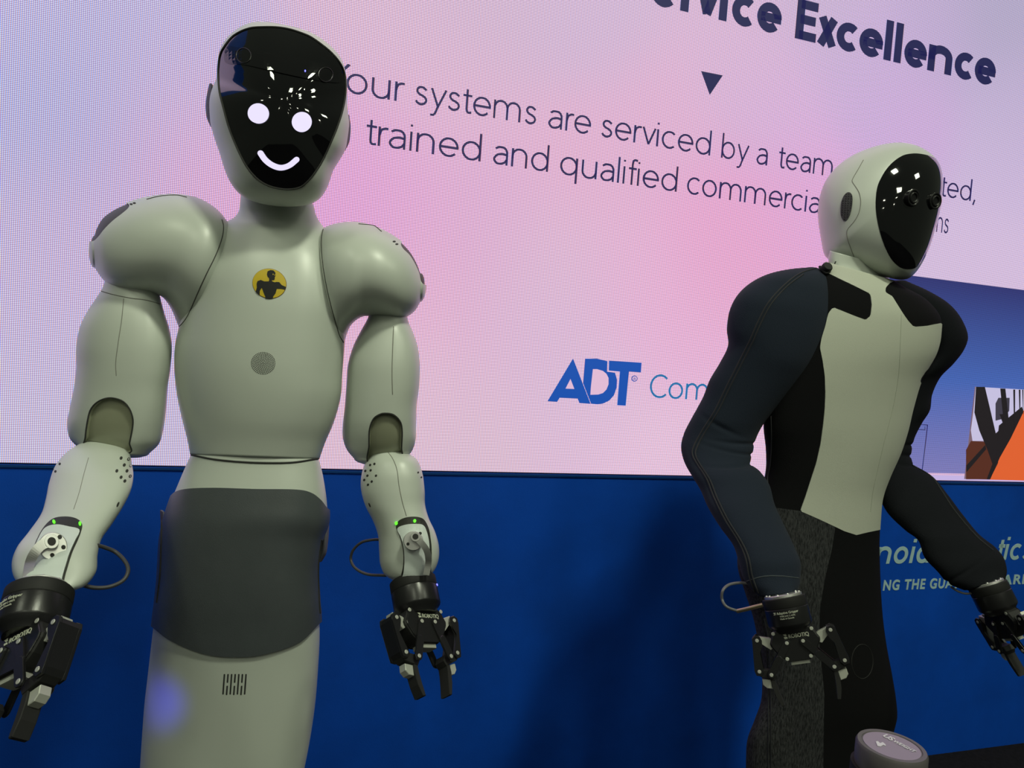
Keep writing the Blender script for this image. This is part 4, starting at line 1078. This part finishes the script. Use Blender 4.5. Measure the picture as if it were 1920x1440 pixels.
# head
hol = [(1545,480),(1537,445),(1532,408),(1534,375),(1545,342),(1566,314),(1596,292),(1632,277),(1668,269),(1697,269),(1722,276),(1743,289),(1757,304),(1764,322),(1766,345),(1764,370),(1761,395),(1752,430),(1742,462),(1728,492),(1714,512),(1700,522),(1682,523),(1655,517),(1620,507),(1585,497),(1562,490)]
kV, kF = blob(hol, (1650, 395), D2, 0.112, 0.105, slope=-0.22, pf=2.2, pb=2.2, m=200, n=100)
zv = lambda L: [(1500+x/4.5, 240+y/4.5) for x, y in L]
vis2 = [(870,232),(800,275),(735,340),(685,420),(652,500),(639,600),(640,700),(655,800),(680,900),(715,1000),(760,1090),(810,1150),(860,1182),(920,1190),(970,1180),(1010,1145),(1050,1090),(1100,1000),(1135,900),(1165,800),(1185,700),(1300,560),(1300,350),(1190,300),(1150,262),(1090,235),(1010,218),(940,217)]
slopez = lambda p2, z: (D2-0.22*((p2[:, 0]-1650)/FPX*D2)-z)*1e3
p2, z2 = project(kV)
I, O = split(kV, kF, np.minimum(sdpoly(p2, crom(zv(vis2), 200)), slopez(p2, z2)+30))
h2d = obj('head', O[0], O[1], white, R2)
v, f = shell(*I, 0.0005, -0.004); obj('visor', v, f, visor_m, h2d, label='glossy black face visor'); v2S = Surf(I[0]+I[2]*.0005, I[1]); k2S = Surf(kV, kF)
line('seam', zv([(535,270),(490,350),(455,410),(441,450),(465,490),(500,550),(512,630),(495,720),(455,790),(405,850),(395,890),(405,950),(430,1020),(460,1100),(490,1165)]), [k2S], 0.0008, MATS['seam_faint'], h2d, n=120)
ear(zv([(400,546),(425,548),(442,575),(443,630),(432,700),(412,755),(388,783),(365,778),(347,740),(344,680),(352,620),(372,572)]), k2S, h2d)
for i in range(4):
    for j in range(12):
        x, y = 362+i*22+(6-j)*1.2, 562+j*19
        if sdpoly(np.array([(x, y)], float), crom([(400,546),(425,548),(442,575),(443,630),(432,700),(412,755),(388,783),(365,778),(347,740),(344,680),(352,620),(372,572)], 60))[0] > 8:
            patch('grille_hole', zv(circ(x, y, 5, 5.5, 6)), [k2S], rubber, h2d, lift=0.0014, thick=0.0008, grid=30)
# eye cameras
face = np.array([0.40, -0.91, -0.08]); face /= np.linalg.norm(face)
for (x, y, pd, r, prot) in ((1710, 371, None, 0.0165, 0.010), (1751, 377, 1.55, 0.0155, 0.012)):
    if pd is None: C, N = hit([v2S], x, y)
    else: C = P(x, y, pd)
    ax = face; u = np.cross(ax, UPV); u /= np.linalg.norm(u); v = np.cross(u, ax)
    prof = [(0.3, -14), (15, -14), (16, -6), (17, 4), (17.5, 8), (16, 9.5), (14.5, 9.2), (12, 6), (11.5, 9), (9.5, 10.5), (8, 9), (7.8, 6.5), (0.2, 5.5)]
    V, F = lathe_y(prof, 36); V = C+(V[:, 0:1]*u+V[:, 1:2]*ax*0.6+V[:, 2:3]*v)/1000
    e = obj('eye_camera', V, F, blackp, h2d, label='black round eye camera')

# sleeves
def sleeve(rows, cap0, cap1, pip, par, n=140, seed=1, amp=0.0, mat=None, lab='dark blue grey jersey sleeve'):
    V, F = loft(rows, n=n, m=96, p=2.1, cap0=cap0, cap1=cap1)
    if amp:
        N = vnorm(V, F); p2, _ = project(V)
        rs = np.random.RandomState(seed); dsp = np.zeros(len(V))
        for (cx, cy, ang, L, wv) in FOLDS[seed]:
            t = np.array([math.cos(ang), math.sin(ang)]); q = p2-np.array([cx, cy]); a = q@t; b_ = q@np.array([-t[1], t[0]])+0.0015*a*a
            dsp += np.exp(-(b_/wv)**2)*np.exp(-(a/L)**2)
        V = V-N*(dsp*amp)[:, None]
    s = obj('sleeve', V, F, mat or navyf, par, label=lab); S = Surf(V, F)
    for q in pip: line('piping', q, [S], 0.0016, piping, s, n=110, lift=.0006)
    return s, S
FOLDS = {1: [(1390,832,0.05,45,3.5),(1385,850,0.15,60,3.0),(1380,874,-0.1,50,3.5),(1350,800,0.5,35,4)], 2: [(1705,835,0.0,25,3),(1705,855,0.1,25,3),(1700,872,0.1,30,3),(1790,1085,-0.5,50,4)]}
rows = [(1518,501,1548,512,1.60,1.60,.04),(1478,505,1556,520,1.58,1.60,.07),(1440,514,1563,536,1.56,1.59,.085),(1408,530,1569,560,1.55,1.58,.092),(1384,552,1570,588,1.54,1.57,.095),(1369,580,1563,618,1.54,1.56,.094),
        (1363,615,1548,648,1.54,1.55,.090),(1365,648,1525,684,1.54,1.54,.082),(1350,680,1502,715,1.54,1.54,.074),(1331,712,1478,742,1.54,1.54,.068),(1318,745,1452,770,1.54,1.54,.064),(1299,780,1431,796,1.54,1.54,.062),(1282,814,1417,824,1.54,1.54,.060),
        (1277,838,1412,846,1.53,1.53,.058),(1283,866,1408,868,1.51,1.51,.056),(1299,895,1425,884,1.48,1.48,.056),(1313,918,1442,908,1.46,1.46,.056),(1327,950,1452,944,1.43,1.43,.056),(1350,988,1470,984,1.40,1.40,.055),(1376,1025,1490,1026,1.37,1.37,.053),(1386,1058,1501,1054,1.35,1.35,.050),(1394,1085,1501,1080,1.34,1.34,.046),(1408,1104,1499,1098,1.33,1.33,.042),(1420,1116,1496,1108,1.325,1.325,.038)]
pipL = [(1530,503),(1500,513),(1470,535),(1440,568),(1420,605),(1405,640),(1385,680),(1362,725),(1340,770),(1318,805),(1303,832),(1298,850),(1307,870),(1325,898),(1340,935),(1360,975),(1385,1015),(1398,1045),(1405,1080),(1416,1110)]
sl1, sS1 = sleeve(rows, 0.01, 0.006, [pipL, [(x+6, y+1.5) for x, y in pipL[1:]]], R2, seed=1, amp=0.004, n=260)
line('cuff_seam', [(1400,1090),(1430,1081),(1465,1080),(1498,1084)], [sS1], 0.001, pbr('cuff_thread', (0.05, 0.06, 0.07), 0.8), sl1)
rows = [(1664,532,1700,527,1.74,1.74,.03),(1690,560,1742,546,1.74,1.75,.06),(1712,590,1780,570,1.75,1.77,.075),(1735,615,1803,598,1.76,1.79,.082),(1745,640,1815,630,1.77,1.80,.082),(1740,670,1808,655,1.78,1.80,.078),(1724,700,1788,682,1.78,1.80,.072),(1705,725,1763,708,1.79,1.80,.066),(1695,752,1748,740,1.79,1.80,.062),(1690,780,1744,768,1.79,1.80,.060),(1675,815,1728,795,1.79,1.80,.058),(1660,840,1714,824,1.78,1.79,.056),(1650,868,1709,858,1.77,1.78,.055),
        (1644,895,1716,874,1.75,1.76,.055),(1647,925,1748,893,1.72,1.73,.056),(1663,960,1776,926,1.69,1.70,.056),(1697,994,1806,966,1.66,1.67,.054),(1722,1014,1836,1002,1.63,1.64,.052),(1734,1046,1866,1026,1.61,1.62,.050),(1758,1072,1882,1046,1.59,1.60,.047),(1778,1094,1888,1068,1.58,1.585,.044),(1806,1106,1886,1084,1.57,1.57,.038)]
pipR = [(1710,872),(1745,893),(1765,920),(1790,958),(1830,1005),(1862,1032)]
sl2, sS2 = sleeve(rows, 0.008, 0.006, [pipR], R2, seed=2, amp=0.004, n=240, mat=darkf, lab='jersey sleeve with black panel and shade in its colour')
V, F = loft([(1696,848,1716,850,1.80,1.80,.012),(1694,858,1717,860,1.80,1.80,.014),(1696,866,1712,868,1.80,1.80,.010)], n=12, m=24, cap0=.003, cap1=.003)

gripper(R2, P(1468,1117,1.29), vdir((1433,1122,1.30),(1507,1111,1.28)), vdir((1468,1117,1.29),(1490,1200,1.27)), 0.88, 1.0)
V, F = tube_mesh([P(*q) for q in ((1382,1146,1.30), (1400,1142,1.29), (1430,1134,1.28))], 0.0035, 12); obj('cable_ferrule', V, F, pbr('brass_ferrule', (0.45, 0.36, 0.24), 0.3, metal=0.9), R2, label='tan metal cable end')
cable('cable', [(1405,1094,1.33),(1385,1093,1.33),(1366,1097,1.32),(1355,1108,1.31),(1354,1124,1.31),(1363,1138,1.30),(1384,1146,1.30)], 0.0026, pbr('pale_cable', (0.12, 0.12, 0.13), 0.4), R2, label='grey cable loop at the wrist')
gripper(R2, P(1850,1094,1.56), vdir((1825,1112,1.60),(1888,1085,1.50)), vdir((1850,1094,1.56),(1893,1180,1.53)), 0.92, 0.5, text=False)
cable('cable', [(1783,1100,1.58),(1795,1108,1.57),(1810,1113,1.56),(1826,1112,1.56)], 0.0022, MATS['pale_cable'], R2)

# ------------------------------------------------------------------ belt barrier post in front
c = P(1672, 1397, 0.70); zt = c[2]
ST = thing('belt_post', 'black belt barrier post with round lilac grey cap before the suited robot', 'barrier post', (c[0], c[1], 0))
cx, cy = c[0], c[1]
def lz(prof, k=56):
    V, F = lathe_y(prof, k); return np.c_[V[:, 0]+cx, V[:, 2]+cy, V[:, 1]], F
RC = 0.0312
V, F = lz([(0.01, 0.02), (0.17, 0.02), (0.175, 0.012), (0.175, 0.0), (0.01, 0.0)][::-1]); obj('foot_plate', V, F, blackm, ST)
V, F = lz([(0.01, 0.02), (0.031, 0.02), (0.031, zt-0.10), (0.01, zt-0.10)]); obj('post', V, F, blackm, ST)
V, F = lz([(0.01, zt-0.11), (0.033, zt-0.11), (0.034, zt-0.105), (0.034, zt-0.022), (0.01, zt-0.022)]); obj('belt_housing', V, F, blackm, ST)
capm = pbr('post_cap_plastic', (0.11, 0.10, 0.105), 0.35); insm = pbr('lilac_grey_label', (0.27, 0.22, 0.30), 0.45)
V, F = lz([(0.01, zt-0.024), (RC-0.001, zt-0.024), (RC, zt-0.020), (RC, zt-0.003), (RC-0.0015, zt), (RC-0.005, zt), (RC-0.0055, zt-0.001), (0.001, zt-0.0012)]); cp = obj('cap', V, F, capm, ST, label='dark grey cap rim')
V, F = lz([(0.001, zt-0.0014), (RC-0.0062, zt-0.0014), (RC-0.0064, zt-0.0004), (0.001, zt-0.0003)]); obj('cap_label', V, F, insm, cp, label='lilac grey label')
uq = P(1717, 1408, 0.7)-P(1652, 1371, 0.7)
def capl(px, py):
    d = raydir(px, py); t = (zt-CAM[2])/d[2]; return CAM+d*t
a0 = capl(1654, 1380); a1 = capl(1713, 1411); ux = a1-a0; Lx = np.linalg.norm(ux); ux /= Lx; uy = np.cross(UPV, ux)
wt = pbr('cap_print', (0.62, 0.60, 0.66), 0.5)
def plc(a, b_, off): return a0+ux*a+uy*b_+UPV*off
text_on('cap_print', 'US', wt, cp, 0.0004, 0, Lx*0.30, 0, 0.0075, 0.03, plane=plc, thick=.0004)
text_on('cap_print', 'WEIGHT', wt, cp, 0.0004, Lx*0.33, Lx*1.0, 0, 0.0050, 0.02, plane=plc, thick=.0004)
mk = [capl(*q)+UPV*0.0004 for q in ((1642,1391),(1645,1399),(1651,1400),(1656,1397),(1661,1399),(1660,1396),(1655,1392),(1650,1394),(1646,1390))]
V = mk+[q-UPV*0.0006 for q in mk]; n = len(mk); obj('cap_mark', V, [tuple(range(n))]+[(i, (i+1) % n, n+(i+1) % n, n+i) for i in range(n)], wt, cp, smooth=False)
